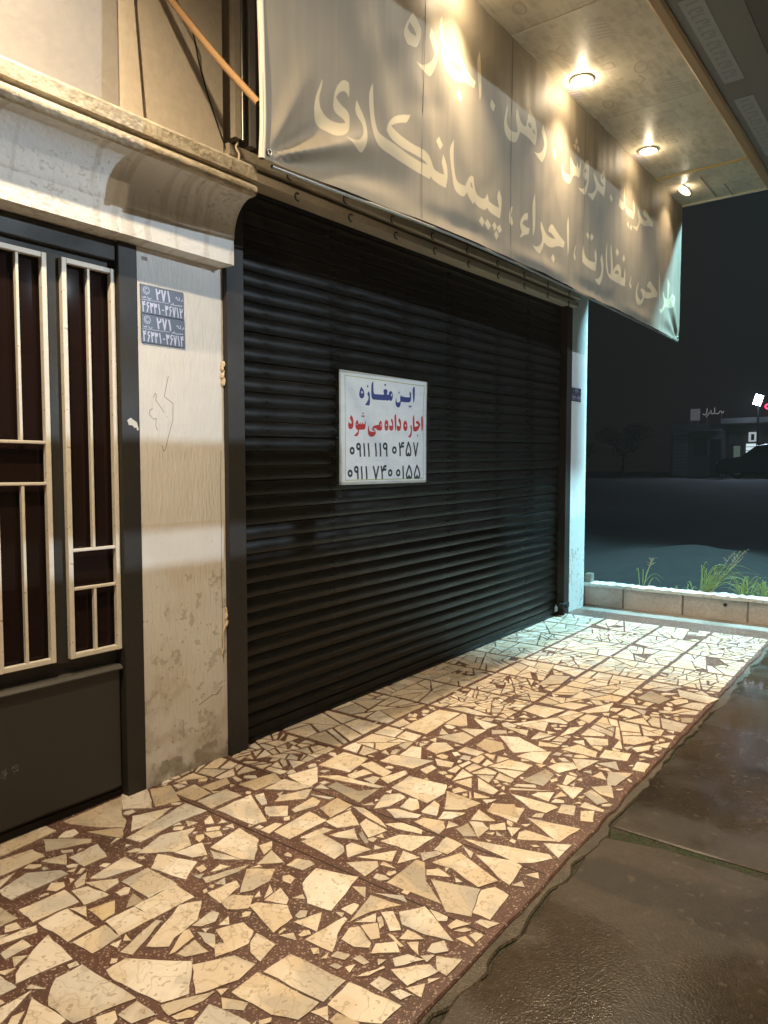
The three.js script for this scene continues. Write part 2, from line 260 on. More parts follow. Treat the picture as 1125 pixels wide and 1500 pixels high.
// ---------------------------------------------------------------- the forecourt of broken marble in red terrazzo
{
  const floor = new THREE.Group(); floor.name = 'terrace'; floor.userData.kind = 'structure'; scene.add(floor);
  obj('binder', slab([[-2.5, -0.12], [7.04, -0.12], [7.04, 1.8], ...ragged(-2.5, 7.02, 1.838, 0.012, 0.07, 403).reverse()], 0, 0.07), chipM, floor);
  const stripM = std({ color: lin(0.06, 0.036, 0.028), roughness: 0.6 });
  const XJ = [], ZJ = [0.42, 0.94, 1.37]; for (let k = -6; k <= 11; k++) XJ.push(2.02 + 0.43 * k);
  for (const x of [2.02, 2.45]) obj('divider_strip', slab([[x - 0.0022, -0.05], [x + 0.0022, -0.05], [x + 0.0022, 1.81], [x - 0.0022, 1.81]], 0.0022, 0.01), stripM, floor);
  const stones = [
  '1458,61 1575,213 1558,238 1416,161',
  '1336,-55 1515,-39 1521,31 1288,49',
  '1589,-16 1867,-21 1761,145 1747,198 1712,239 1645,147 1589,13',
  '1884,-47 1994,-17 1927,122 1885,182 1803,90',
  '1992,24 2071,66 2005,228 1904,188',
  '1790,184 1939,255 1799,304 1713,291',
  '1672,328 1802,308 1996,275 2008,406 1886,387 1686,401',
  '1597,150 1708,243 1655,311',
  '1630,465 1762,424 1887,485 1829,513 1791,584 1723,575',
  '1716,581 1828,609 1781,698 1735,666',
  '1448,278 1568,274 1539,387 1449,381',
  '1368,215 1451,244 1412,316',
  '1276,76 1387,101 1392,188 1225,188',
  '1180,284 1293,253 1376,337 1380,383 1178,372 1172,322',
  '1669,541 1724,708 1626,768 1594,604',
  '1419,476 1576,451 1583,561 1451,519',
  '1366,458 1432,427 1384,494 1354,492',
  '1477,593 1585,591 1587,767 1477,756',
  '1391,490 1474,563 1464,589 1404,597',
  '1334,498 1383,519 1400,629 1316,611',
  '1166,456 1319,471 1311,581 1161,561',
  '1394,746 1456,691 1450,760',
  '1419,761 1580,770 1573,884 1417,871',
  '1310,649 1394,675 1352,739 1306,743',
  '1273,592 1316,623 1284,682',
  '1311,757 1413,764 1414,867 1297,858',
  '1169,582 1268,586 1271,750 1177,751',
  '1186,769 1296,773 1293,863 1195,868',
  '1053,562 1155,589 1140,627 1039,593',
  '1020,635 1093,625 1095,677 1016,676',
  '1005,769 1083,709 1154,671 1140,843 986,809',
  '1252,935 1414,889 1420,907 1323,953 1268,976',
  '1319,977 1511,884 1573,925 1497,999 1397,1012 1362,1034',
  '1470,1011 1560,1000 1566,1031 1530,1055 1487,1040',
  '1337,1068 1435,1012 1450,1018 1435,1063 1356,1074',
  '1354,1087 1428,1078 1418,1157 1360,1118',
  '1458,1054 1484,1109 1440,1159 1441,1111',
  '1453,1146 1477,1169 1457,1210 1417,1194',
  '1503,1093 1582,1136 1572,1195 1521,1228 1459,1213',
  '1570,1214 1568,1301 1487,1321 1498,1265 1530,1230',
  '1658,1081 1687,1093 1736,1186 1698,1248 1608,1254',
  '1618,981 1667,988 1704,1049 1646,1088 1599,1036',
  '1622,903 1731,927 1715,965 1608,987',
  '1692,996 1806,903 1869,988 1800,1028 1729,1021',
  '1671,815 1834,885 1776,889 1659,851',
  '1713,804 1767,795 1780,835 1734,820',
  '1826,669 1995,645 1977,779 1868,874 1841,828',
  '1810,684 1834,829 1779,745',
  '1952,814 2004,830 1963,869 1915,879',
  '2047,440 2230,451 2108,687 2052,664',
  '1949,472 1995,455 1960,522 1932,501',
  '1883,554 1932,596 1916,631 1873,613',
  '1915,530 1959,563 1935,584 1898,551',
  '2036,147 2148,149 2135,282 2045,282',
  '2050,301 2204,312 2203,415 2042,406',
  '2152,198 2287,213 2257,275 2155,266',
  '1180,977 1245,979 1357,1150 1267,1252 1199,1219 1170,1032',
  '1350,1169 1453,1238 1466,1318 1392,1329 1281,1276',
  '1016,942 1067,887 1145,894 1162,1144 1007,1090 999,974',
  '903,1009 983,909 998,1063 945,1078',
  '930,738 971,741 977,826 903,815',
  '869,877 911,872 996,875 883,932',
  '1097,1166 1158,1163 1159,1248 1102,1224',
  '1055,1125 1099,1146 1085,1179 1041,1192 1038,1160',
  '1192,1232 1316,1311 1271,1313 1182,1282',
  '1314,1347 1346,1422 1319,1434 1288,1383',
  '1169,1391 1207,1363 1275,1340 1297,1484 1235,1491',
  '2243,469 2283,483 2217,575 2194,563',
  '2179,600 2219,615 2184,689 2145,647',
  '1053,405 1126,367 1139,498 1054,491',
  '972,1128 1006,1117 1025,1171 995,1186',
  '1097,1253 1150,1266 1164,1313 1114,1317',
  '2670,480 2859,479 2870,627 2692,656',
  '2279,322 2461,364 2424,453 2280,431',
  '2316,458 2444,457 2467,621 2392,583',
  '2257,585 2316,564 2445,634 2356,679',
  '2484,442 2641,490 2519,604 2444,611',
  '2564,561 2632,644 2664,897 2634,870',
  '2511,681 2568,684 2557,829 2631,887 2474,899',
  '2663,672 2756,696 2748,756 2636,718',
  '2790,644 2855,672 2816,825 2752,822',
  '2730,824 2867,870 2844,901 2703,889',
  '2671,766 2724,784 2728,821 2657,837',
  '2401,667 2444,779 2414,769',
  '2246,704 2385,698 2378,749 2335,768 2239,733',
  '2191,592 2259,665 2194,727 2143,666',
  '2327,796 2446,793 2431,892 2294,891',
  '2067,783 2274,780 2262,892 2062,873',
  '2255,899 2390,919 2314,1031 2244,970',
  '2423,906 2443,953 2402,1080 2368,1139 2387,1025',
  '2325,1029 2374,1022 2349,1153 2261,1127',
  '2095,903 2210,925 2217,967 2106,933',
  '2075,929 2166,959 2149,1086 2117,1118 2057,1120',
  '2182,987 2279,1034 2220,1103 2190,1031',
  '2260,1076 2284,1076 2232,1150 2216,1145',
  '2157,1096 2188,1098 2195,1193 2097,1156',
  '2122,1184 2248,1279 2174,1311',
  '2065,1178 2141,1266 2117,1291 2037,1291',
  '2471,992 2599,948 2652,999 2636,1038 2531,1034',
  '2547,1076 2643,1060 2650,1098 2588,1150 2552,1139',
  '2494,1042 2522,1068 2544,1190 2512,1193 2456,1118',
  '2389,1116 2440,1168 2439,1269 2412,1282 2387,1181',
  '2480,1203 2530,1219 2553,1303 2513,1335 2457,1342',
  '2567,1178 2685,1165 2670,1204 2579,1249',
  '2557,1273 2625,1256 2672,1339 2589,1317',
  '2270,1186 2354,1219 2421,1342 2279,1328',
  '2680,932 2825,930 2852,1123 2771,1161 2652,1148',
  '2802,1161 2788,1344 2701,1321 2647,1248',
  '2751,1408 2820,1400 2868,1472 2771,1545',
  '2532,1377 2600,1394 2530,1474 2500,1432',
  '2618,1390 2642,1441 2613,1487 2527,1485',
  '2643,1476 2697,1515 2646,1548 2607,1496',
  '2344,1394 2450,1382 2440,1463 2345,1455',
  '2290,1366 2339,1408 2336,1436 2250,1406',
  '2261,1443 2379,1495 2301,1699 2226,1661 2271,1525',
  '2207,1452 2241,1484 2220,1546 2180,1470',
  '2407,1553 2454,1688 2440,1726 2307,1745 2329,1684',
  '2165,1502 2217,1674 2066,1727 2039,1647',
  '2215,1683 2259,1713 2246,1773 2090,1788 2088,1723',
  '2056,1382 2236,1381 2242,1417 2145,1489 2067,1604',
  '1866,1139 1964,1113 2014,1274 1808,1326 1791,1234',
  '1799,1419 1956,1384 1972,1501 1875,1438',
  '1808,1435 1887,1461 1848,1489',
  '1972,1377 2005,1445 2023,1474 1998,1511 1986,1448',
  '1901,1473 1930,1501 1868,1579 1842,1555',
  '1867,1482 1885,1485 1850,1523 1829,1522',
  '1804,1463 1847,1498 1793,1550 1770,1533',
  '1716,1456 1772,1440 1796,1461 1757,1542 1736,1551 1712,1511',
  '1646,1363 1806,1389 1801,1404 1725,1428 1654,1470',
  '1823,1559 1829,1577 1807,1637 1798,1629',
  '1718,1575 1763,1559 1808,1603 1775,1642',
  '1835,1351 1885,1365 1887,1386 1830,1400',
  '1939,1523 2014,1574 1921,1747 1895,1656 1892,1570',
  '1826,1604 1880,1599 1874,1668 1850,1640',
  '1827,1635 1852,1662 1802,1697',
  '1832,1709 1869,1702 1904,1725 1871,1762 1836,1733',
  '2013,1597 2014,1668 1995,1676 1978,1653',
  '1976,1693 2020,1698 2028,1748 1970,1711',
  '1741,1643 1784,1668 1793,1722 1718,1670',
  '1700,1669 1786,1749 1774,1786 1675,1747',
  '1801,1704 1832,1738 1791,1737',
  '1613,1605 1696,1640 1691,1649 1638,1630',
  '1613,1655 1654,1659 1657,1706 1611,1702',
  '1622,1724 1648,1740 1650,1778 1616,1764',
  '1667,1544 1693,1551 1684,1595 1666,1588',
  '1634,1482 1663,1482 1675,1527 1647,1526',
  '1462,1368 1564,1378 1579,1585 1479,1589',
  '1479,1612 1580,1603 1597,1778 1514,1773 1478,1708',
  '1428,1590 1473,1613 1434,1650',
  '1437,1654 1469,1653 1478,1725 1434,1728',
  '1347,1357 1446,1356 1466,1582 1386,1579 1356,1509',
  '3156,803 3248,788 3287,842 3240,918 3133,881',
  '3008,736 3137,722 3153,771 3033,849',
  '2887,701 2985,705 3045,917 2911,883',
  '3344,522 3696,524 3716,660 3335,681',
  '3764,542 3830,634 3795,841 3754,748',
  '3683,790 3689,932 3582,914',
  '3355,992 3456,986 3465,1086 3399,1136 3306,1101',
  '2924,925 3000,940 2983,980 2901,978',
  '3195,939 3215,956 3194,991 3163,974',
  '2953,1416 2965,1617 2957,1639 2880,1618 2875,1549',
  '2741,1409 2821,1391 2857,1526 2729,1553',
  '2791,1578 2835,1791 2686,1762',
  '3110,1391 3286,1426 3253,1484 3114,1494',
  '3165,1539 3199,1657 3073,1659',
  '2981,1735 3016,1782 2922,1814 2902,1768',
  '2911,1660 2991,1643 3014,1696 2930,1726',
  '3147,1679 3208,1693 3136,1797 3083,1768',
  '3235,1682 3301,1748 3188,1802 3191,1738',
  '3437,1684 3491,1784 3316,1768 3299,1736',
  '3537,1768 3642,1759 3652,1817 3541,1826',
  '3585,1585 3692,1573 3722,1698 3623,1711',
  '3569,1385 3678,1430 3643,1548 3573,1568',
  '3324,1423 3401,1446 3441,1501 3392,1543 3291,1495',
  '3351,1237 3444,1275 3502,1355 3339,1379',
  '3542,1030 3586,1124 3502,1324 3386,1196',
  '3696,774 3679,938 3582,913',
  '3680,990 3708,1120 3630,1151',
  '3995,949 4123,959 4137,1146 3956,1110',
  '4174,1237 4446,1337 4270,1369 4180,1286',
  '4621,1430 4807,1456 4715,1604 4587,1576',
  '4938,1590 4904,1848 4773,1815 4808,1644',
  '4257,1432 4383,1444 4337,1542 4241,1510',
  '3740,1301 3885,1294 3950,1347 3817,1339',
  '2483,1450 2576,1772 2556,1793 2487,1748 2450,1698',
  '4511,799 4759,773 4806,894 4629,912',
  '3796,1411 3844,1530 3764,1560 3713,1490',
  '3804,1677 3899,1745 3825,1755 3767,1717',
  '3907,1757 3996,1815 3912,1825',
  '4067,1750 4111,1810 4043,1815',
  '4408,1756 4454,1819 4363,1828 4345,1781'].map((s) => { const p = s.split(' ').map((q) => q.split(',').map((v) => v / 1000)), n = p.length, cx = p.reduce((a, q) => a + q[0], 0) / n, cz = p.reduce((a, q) => a + q[1], 0) / n; return p.map(([x, z]) => [cx + (x - cx) * 1.035, cz + (z - cz) * 1.035]); });
  const boxOf = (p) => [Math.min(...p.map((q) => q[0])), Math.max(...p.map((q) => q[0])), Math.min(...p.map((q) => q[1])), Math.max(...p.map((q) => q[1]))];
  const inside = ([x, y], p) => { let c = false; for (let i = 0, j = p.length - 1; i < p.length; j = i++) if ((p[i][1] > y) !== (p[j][1] > y) && x < (p[j][0] - p[i][0]) * (y - p[i][1]) / (p[j][1] - p[i][1]) + p[i][0]) c = !c; return c; };
  const area = (p) => { let a = 0; for (let i = 0, j = p.length - 1; i < p.length; j = i++) a += p[j][0] * p[i][1] - p[i][0] * p[j][1]; return Math.abs(a / 2); };
  const traced = stones.map((p) => ({ p, b: boxOf(p) }));
  const dense = (p) => { const n = p.length, o = []; for (let i = 0; i < n; i++) { const a = p[i], b = p[(i + 1) % n]; for (let k = 0; k < 4; k++) o.push([lerp(a[0], b[0], k / 4), lerp(a[1], b[1], k / 4)]); } return o; };
  const clash = (p) => { const b = boxOf(p), d = dense(p); return traced.some((t) => b[0] < t.b[1] + 0.006 && b[1] > t.b[0] - 0.006 && b[2] < t.b[3] + 0.006 && b[3] > t.b[2] - 0.006 && (d.some((q) => inside(q, t.p)) || dense(t.p).some((q) => inside(q, p)))); };
  const cut = (p, c, dx, dz) => { // two halves of a convex polygon
    const A = [], B = [], side = ([x, z]) => (x - c[0]) * dz - (z - c[1]) * dx;
    p.forEach((a, i) => { const b = p[(i + 1) % p.length], s = side(a), t = side(b); (s >= 0 ? A : B).push(a); if (s * t < 0) { const k = s / (s - t), m = [lerp(a[0], b[0], k), lerp(a[1], b[1], k)]; A.push(m); B.push(m); } });
    return [A, B];
  };
  const shrink = (p, gap) => { // every side moved inwards
    let q = p; const c = [p.reduce((s, v) => s + v[0], 0) / p.length, p.reduce((s, v) => s + v[1], 0) / p.length];
    for (let i = 0; i < p.length; i++) {
      const a = p[i], b = p[(i + 1) % p.length], l = Math.hypot(b[0] - a[0], b[1] - a[1]); if (l < 1e-4) continue;
      const dx = (b[0] - a[0]) / l, dz = (b[1] - a[1]) / l, s = Math.sign((c[0] - a[0]) * dz - (c[1] - a[1]) * dx), g = gap * rr(0.6, 1.5);
      const at = [a[0] + s * dz * g, a[1] - s * dx * g], [A, B] = cut(q, at, dx, dz); q = s > 0 ? A : B; if (q.length < 3) return null;
    }
    return q;
  };
  const filled = [];
  for (let i = 0; i < XJ.length - 1; i++) for (let j = 0; j < 4; j++) {
    const z0 = [-0.08, ...ZJ][j], z1 = [...ZJ, 1.83][j], x0 = XJ[i], x1 = Math.min(XJ[i + 1], 7.03); if (x0 > 7) continue;
    const near = x0 < 3.6, want = rnd() < 0.3 ? rr(0.003, 0.007) : rr(0.008, near ? 0.022 : 0.018);
    const todo = [[[x0 + 0.01, z0 + 0.01], [x1 - 0.01, z0 + 0.01], [x1 - 0.01, z1 - 0.01], [x0 + 0.01, z1 - 0.01]]];
    while (todo.length) {
      const p = todo.pop(), b = boxOf(p), a = area(p);
      if (a < want * rr(0.4, 2.2)) {
        const q = shrink(p, near ? rr(0.004, 0.010) : rr(0.003, 0.007)); if (!q || area(q) < 0.0006 || rnd() < 0.02) continue;
        const m = q.map(([x, z]) => [x + rr(-1, 1) * 0.003, z + rr(-1, 1) * 0.003]); if (m[0] && !clash(m)) filled.push(m); continue;
      }
      const long = b[1] - b[0] > b[3] - b[2], t = (long ? Math.PI / 2 : 0) + rr(-0.65, 0.65);
      const [A, B] = cut(p, [lerp(b[0], b[1], rr(0.33, 0.67)), lerp(b[2], b[3], rr(0.33, 0.67))], Math.cos(t), Math.sin(t));
      if (A.length > 2 && B.length > 2) todo.push(A, B); else if (rnd() < 0.9) todo.push(p);
    }
  }
  { // small shards in the gaps that are left
    const all = [...traced, ...filled.map((p) => ({ p, b: boxOf(p) }))];
    for (let k = 0; k < 15000; k++) {
      const x = 0.7 + 4.9 * Math.pow(rnd(), 1.25), z = rr(0.0, 1.825), R = k < 4000 ? rr(0.05, 0.1) : k < 9000 ? rr(0.03, 0.055) : rr(0.018, 0.034), n = 3 + Math.floor(rnd() * 3), t0 = rnd() * 6.3, q = [], e = rr(0.5, 1), td = rnd() * 6.3;
      for (let i = 0; i < n; i++) { const a = t0 + (i + rr(-0.25, 0.25)) / n * 6.283, l = R * rr(0.75, 1.1), u = l * Math.cos(a), v = l * Math.sin(a) * e; q.push([x + u * Math.cos(td) - v * Math.sin(td), z + u * Math.sin(td) + v * Math.cos(td)]); }
      const b = boxOf(q); if (b[3] > 1.828 || b[2] < -0.03 || XJ.some((j) => j < 3 && b[0] < j + 0.008 && b[1] > j - 0.008)) continue;
      const d = dense(q), m = 0.005;
      if (all.some((t) => b[0] < t.b[1] + m && b[1] > t.b[0] - m && b[2] < t.b[3] + m && b[3] > t.b[2] - m && (d.some((v) => inside(v, t.p)) || dense(t.p).some((v) => inside(v, q) || d.some((w) => Math.abs(w[0] - v[0]) + Math.abs(w[1] - v[1]) < 0.0065))))) continue;
      if (rnd() < 0.04) continue;
      all.push({ p: q, b }); filled.push(q);
    }
  }
  const worth = (p) => { const b = boxOf(p), x = (b[0] + b[1]) / 2, z = (b[2] + b[3]) / 2, dx = x * 0.79 - (z - 2.95) * 0.61; return dx < 0.7 || x < 0.6 ? 0 : area(p) / (dx * dx * dx); };
  filled.sort((a, b) => worth(b) - worth(a));
  const geo = (p, h, chip) => {
    if (THREE.ShapeUtils.area(p.map((q) => new THREE.Vector2(...q))) > 0) p = [...p].reverse();
    if (chip) { // broken edges
      const q = []; p.forEach((a, i) => { const b = p[(i + 1) % p.length], l = Math.hypot(b[0] - a[0], b[1] - a[1]), k = Math.min(4, Math.max(1, Math.round(l / 0.035))), nx = (b[1] - a[1]) / l, nz = -(b[0] - a[0]) / l; for (let j = 0; j < k; j++) { const t = j / k, e = j ? rr(-1, 1) * Math.min(0.0032, l * 0.05) : 0; q.push([lerp(a[0], b[0], t) + nx * e, lerp(a[1], b[1], t) + nz * e]); } });
      p = q;
    }
    const n = p.length, P = [], U = [], ox = rnd(), oz = rnd(), t = rnd() * 6.3, ct = Math.cos(t), st = Math.sin(t), uv = ([x, z]) => [x * ct + z * st + ox, z * ct - x * st + oz];
    const put = (a, ya, b, yb, c, yc) => { for (const [q, y] of [[a, ya], [b, yb], [c, yc]]) { P.push(q[0], y + gy(q[0]), q[1]); U.push(...uv(q)); } };
    for (const f of THREE.ShapeUtils.triangulateShape(p.map((q) => new THREE.Vector2(...q)), [])) put(p[f[0]], h, p[f[1]], h, p[f[2]], h);
    for (let i = 0; i < n; i++) { const a = p[i], b = p[(i + 1) % n]; put(a, h, a, -0.01, b, -0.01); put(a, h, b, -0.01, b, h); }
    const g = new THREE.BufferGeometry(); g.setAttribute('position', new THREE.Float32BufferAttribute(P, 3)); g.setAttribute('uv', new THREE.Float32BufferAttribute(U, 2)); g.computeVertexNormals(); return g;
  };
  const pick = (z) => { const q = rnd(); if (z < 0.42 && q < 0.62) return q < 0.38 ? 4 : q < 0.55 ? 2 : 6; return q < 0.3 ? 0 : q < 0.5 ? 1 : q < 0.62 ? 2 : q < 0.78 ? 3 : q < 0.85 ? 4 : q < 0.95 ? 5 : q < 0.985 ? 6 : 7; };
  const single = 300 - stones.length;
  for (const p of [...stones, ...filled.slice(0, single)]) obj('stone', geo(p, 0.0032 + rr(0, 0.0012), true), stoneM[pick(p[0][1])], floor);
  const rest = [0, 1, 2, 3].map(() => []); filled.slice(single).forEach((p, i) => rest[i % 4].push(geo(p, 0.003 + rr(0, 0.001))));
  rest.forEach((g, i) => { obj('stone_chips', g, stoneM[[0, 1, 2, 5][i]], floor).userData.kind = 'stuff'; });
}

// ---------------------------------------------------------------- the neighbouring house: pier, cornice, upper wall, body
{
  const house = thing('house', 'cream plastered house with a moulded cornice left of the dark shutter', 'house');
  const pierT = canvas(400, 2048, (g, w, h) => {
    const img = g.createImageData(w, h), lim = (q) => 255 * (q <= 0.0031308 ? q * 12.92 : 1.055 * Math.pow(q, 1 / 2.4) - 0.055);
    for (let y = 0; y < h; y++) for (let x = 0; x < w; x++) {
      const u = x / 2048, v = y / 2048, Y = 2.52 * (1 - y / h), a = fbm(u, v, 6, 6, 6, 501), b = fbm(u, v, 40, 40, 4, 502), c = fbm(u, v, 12, 12, 5, 503);
      let q = mix3([0.70, 0.695, 0.68], [0.63, 0.62, 0.595], a); q = q.map((z) => z * (0.95 + 0.1 * b));
      if (Y < 1.25) q = mix3(q, [0.57, 0.5, 0.4], 0.45 * sstep(a, 0.3, 0.6));
      if (Y < 1) { const m = fbm(u, v, 18, 18, 6, 507) * 0.6 + 0.4 * b; q = mix3(q, [0.4, 0.35, 0.28], 0.5 * sstep(m + 0.25 * (0.5 - Y), 0.5, 0.68)); if (b * 0.5 + fbm(u, v, 130, 130, 2, 508) * 0.5 > 0.68 - 0.08 * (1 - Y)) q = mix3(q, [0.3, 0.26, 0.2], 0.45); }
      if (Y < 0.03 + 0.12 * b) q = mix3(q, [0.2, 0.17, 0.13], 0.55 * sstep(b, 0.35, 0.6));
      if (fbm(u, v, 300, 300, 1, 504) > 0.985) q = [0.2, 0.17, 0.13];
      const i = (y * w + x) * 4; img.data[i] = lim(q[0]); img.data[i + 1] = lim(q[1]); img.data[i + 2] = lim(q[2]); img.data[i + 3] = 255;
    }
    g.putImageData(img, 0, 0);
    const X = (x) => (x - 1.985) / 0.495 * w, Y = (y) => (1 - y / 2.52) * h, line = (c, lw, ...p) => { g.strokeStyle = c; g.lineWidth = lw; g.lineCap = 'round'; g.lineJoin = 'round'; g.beginPath(); p.forEach(([x, y], i) => (i ? g.lineTo(X(x), Y(y)) : g.moveTo(X(x), Y(y)))); g.stroke(); };
    line('#6d6a66', 2.2, [2.146, 1.948], [2.133, 1.9], [2.121, 1.85], [2.145, 1.836], [2.17, 1.822], [2.167, 1.74], [2.14, 1.66], [2.122, 1.6], [2.112, 1.592], [2.105, 1.62]);
    line('#6d6a66', 2, [2.062, 1.84], [2.07, 1.862], [2.078, 1.855], [2.074, 1.83], [2.1, 1.8], [2.12, 1.775]);
    line('#6d6a66', 2, [2.055, 1.79], [2.04, 1.78], [2.038, 1.76], [2.06, 1.74], [2.075, 1.745], [2.072, 1.71], [2.08, 1.69]);
    g.fillStyle = '#8a8882'; g.fillRect(X(2.01), Y(2.48), 26, 14); g.fillRect(X(2.41), Y(2.5), 18, 7);
    line('#4c443a', 2, [2.458, 1.6], [2.452, 1.4], [2.455, 1.2], [2.449, 0.95], [2.456, 0.8], [2.45, 0.6], [2.46, 0.5]);
    line('#4c443a', 2.5, [2.3, 0.32], [2.34, 0.335], [2.38, 0.35], [2.41, 0.345], [2.45, 0.38]);
  });
  const pier = box(1.985, 2.48, -0.15, 2.52, -0.3, 0);
  { const p = pier.attributes.position, uv = pier.attributes.uv; for (let i = 0; i < p.count; i++) uv.setXY(i, (p.getX(i) - 1.985) / 0.495, p.getY(i) / 2.52); }
  obj('plaster_pier', pier, std({ map: pierT, roughness: 0.75, bumpMap: plasterB, bumpScale: 0.006 }), house);
  const cr = [[-0.3, 2.521], [0.1, 2.521], [0.1, 2.64]];
  for (let i = 0; i <= 10; i++) { const t = i / 10 * Math.PI / 2; cr.push([0.24 - 0.135 * Math.cos(t), 2.648 + 0.175 * Math.sin(t)]); }
  cr.push([-0.3, 2.823]);
  const cornice = obj('cornice', prism(cr, -3, 2.472, 0.5), corniceM, house);
  const r = []; for (let i = 0; i <= 8; i++) { const t = -Math.PI / 2 + i / 8 * Math.PI; r.push([0.245 + 0.024 * Math.cos(t), 2.850 + 0.0265 * Math.sin(t)]); }
  obj('moulding', prism([[-0.3, 2.8235], ...r, [-0.3, 2.8765]], -3, 2.478, 0.6), ledgeM, cornice);
  obj('ledge', prism([[-0.3, 2.877], [0.225, 2.877], [0.225, 2.893], [0.262, 2.897], [0.266, 2.95], [0.255, 2.965], [0.05, 2.985], [-0.3, 2.985]], -3, 2.482, 0.5), ledgeM, cornice);
  obj('upper_wall', box(-3, 2.455, 2.986, 6.5, -0.3, 0.05), tanM, house);
  { const s = new THREE.Shape(); s.moveTo(-3, 2.99); s.lineTo(1.975, 2.99); s.lineTo(1.93, 3.55); s.lineTo(1.91, 4.1); s.lineTo(1.9, 6.4); s.lineTo(-3, 6.4); s.closePath();
    const g = boxUV(new THREE.ExtrudeGeometry(s, { depth: 0.03, bevelEnabled: false }).translate(0, 0, 0.065)); const p = g.attributes.position;
    obj('wall_panel', g, tanM, house);
    obj('wall_panel', box(-3, 1.842, 2.99, 6.4, 0.0955, 0.106), creamM, house); }
  obj('body', [box(-3, 1.2, -0.3, 2.52, -8, -0.1), box(-3, 2.455, 2.52, 6.5, -8, -0.31), box(1.985, 2.455, -0.3, 2.51, -8, -0.31)], creamM, house);
  obj('foam_filler', (() => { const g = []; for (let i = 0; i < 9; i++) g.push(new THREE.IcosahedronGeometry(rr(0.006, 0.012), 1).scale(0.8, 1.5, 1).translate(2.472 + rr(-0.006, 0.006), 1.945 + i * 0.012, 0.008)); for (let i = 0; i < 8; i++) g.push(new THREE.IcosahedronGeometry(rr(0.005, 0.011), 1).scale(0.8, 1.6, 1).translate(2.474 + rr(-0.004, 0.004), 0.70 + i * 0.012, 0.008)); g.push(tube([[2.468, 0.7, 0.008], [2.448, 0.66, 0.01], [2.455, 0.6, 0.008], [2.444, 0.55, 0.006]], 0.004, 12, 6)); return g; })(), std({ color: lin(0.62, 0.52, 0.36), roughness: 0.9 }), house);
}
{ // the steel gate of the house
  const gate = thing('gate', 'dark steel house gate with tall white barred windows under the cornice', 'gate');
  obj('jamb', rbox(1.887, 1.984, -0.06, 2.519, -0.2, 0.004, 0.006), steelM, gate);
  obj('lintel', rbox(0.4, 1.886, 2.43, 2.519, -0.2, -0.012, 0.006), steelM, gate);
  const leaf = obj('leaf', (() => { // stiles and rails round the two openings
    const z0 = -0.075, z1 = -0.045;
    return [box(0.4, 1.345, 0.67, 2.428, z0, z1), box(1.563, 1.647, 0.67, 2.428, z0, z1), box(1.876, 1.884, 0.67, 2.428, z0, z1), box(1.345, 1.563, 2.385, 2.428, z0, z1), box(1.647, 1.876, 2.385, 2.428, z0, z1), box(1.345, 1.563, 0.67, 0.695, z0, z1), box(1.647, 1.876, 0.67, 0.695, z0, z1), box(0.4, 1.884, 0.02, 0.669, -0.09, -0.06)];
  })(), steelM, gate);
  const panelT = canvas(1024, 512, (g, w, h) => { g.fillStyle = 'rgb(47,45,42)'; g.fillRect(0, 0, w, h); for (let i = 0; i < 2600; i++) { g.fillStyle = rnd() < 0.5 ? 'rgba(60,57,52,.18)' : 'rgba(30,28,26,.2)'; g.fillRect(rnd() * w, rnd() * h, rr(1, 7), rr(1, 4)); } g.fillStyle = '#8d8a84'; for (let i = 0; i < 60; i++) { const k = rnd() < 0.5 ? 0 : 0.045, a = rnd() * 6.3, q = rr(0.2, 1) * 0.016; g.fillRect((1.342 + k + q * Math.cos(a) - 0.4) / 1.485 * w, (1 - (0.275 + k * 0.15 + 1.3 * q * Math.sin(a)) / 0.62) * h, rr(1, 3.2), rr(1, 3)); } });
  const pg = rbox(0.4, 1.872, 0.045, 0.592, -0.058, -0.024, 0.005); { const p = pg.attributes.position, uv = pg.attributes.uv; for (let i = 0; i < p.count; i++) uv.setXY(i, (p.getX(i) - 0.4) / 1.485, p.getY(i) / 0.62); }
  obj('lower_panel', pg, std({ map: panelT, roughness: 0.5 }), gate);
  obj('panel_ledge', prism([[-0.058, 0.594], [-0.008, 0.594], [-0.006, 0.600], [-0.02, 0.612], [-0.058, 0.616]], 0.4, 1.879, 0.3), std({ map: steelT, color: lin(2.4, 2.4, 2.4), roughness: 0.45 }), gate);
  obj('sill', box(0.4, 1.886, -0.08, 0.018, -0.2, -0.05), darkM, gate);
  function win(x0, x1, bars, below) {
    const y0 = 0.685, y1 = 2.396, zf = -0.045, zo = -0.018, t = 0.022, xm = (x0 + x1) / 2, r = 0.003;
    const f = obj('window_frame', [rbox(x0, x0 + t, y0, y1, zf, zo, r), rbox(x1 - t, x1, y0, y1, zf, zo, r), rbox(x0 + t, x1 - t, y1 - t, y1, zf, zo - 0.001, r), rbox(x0 + t, x1 - t, y0, y0 + t, zf, zo - 0.001, r)], whiteM, gate);
    for (const y of bars) obj('glazing_bar', rbox(x0 + t, x1 - t, y - 0.0065, y + 0.0065, zf, zo - 0.004, r), whiteM, f);
    obj('glazing_bar', rbox(xm - 0.0065, xm + 0.0065, bars[0] + 0.0065, y1 - t, zf, zo - 0.006, r), whiteM, f);
    obj('glazing_bar', rbox(xm - 0.0065, xm + 0.0065, y0 + t, bars[1] - 0.0065, zf, zo - 0.006, r), whiteM, f);
    const zp = -0.06, cell = (a, b, c, d) => obj('pane', box(a, b, c, d, zp - 0.004, zp), glassM, f);
    cell(x0 + 0.012, xm, bars[0], y1 - 0.008); cell(xm + 0.001, x1 - 0.012, bars[0], y1 - 0.008); cell(x0 + 0.012, x1 - 0.012, bars[1], bars[0] - 0.001);
    cell(x0 + 0.012, xm, y0 + 0.008, bars[1] - 0.001); cell(xm + 0.001, x1 - 0.012, y0 + 0.008, bars[1] - 0.001);
  }
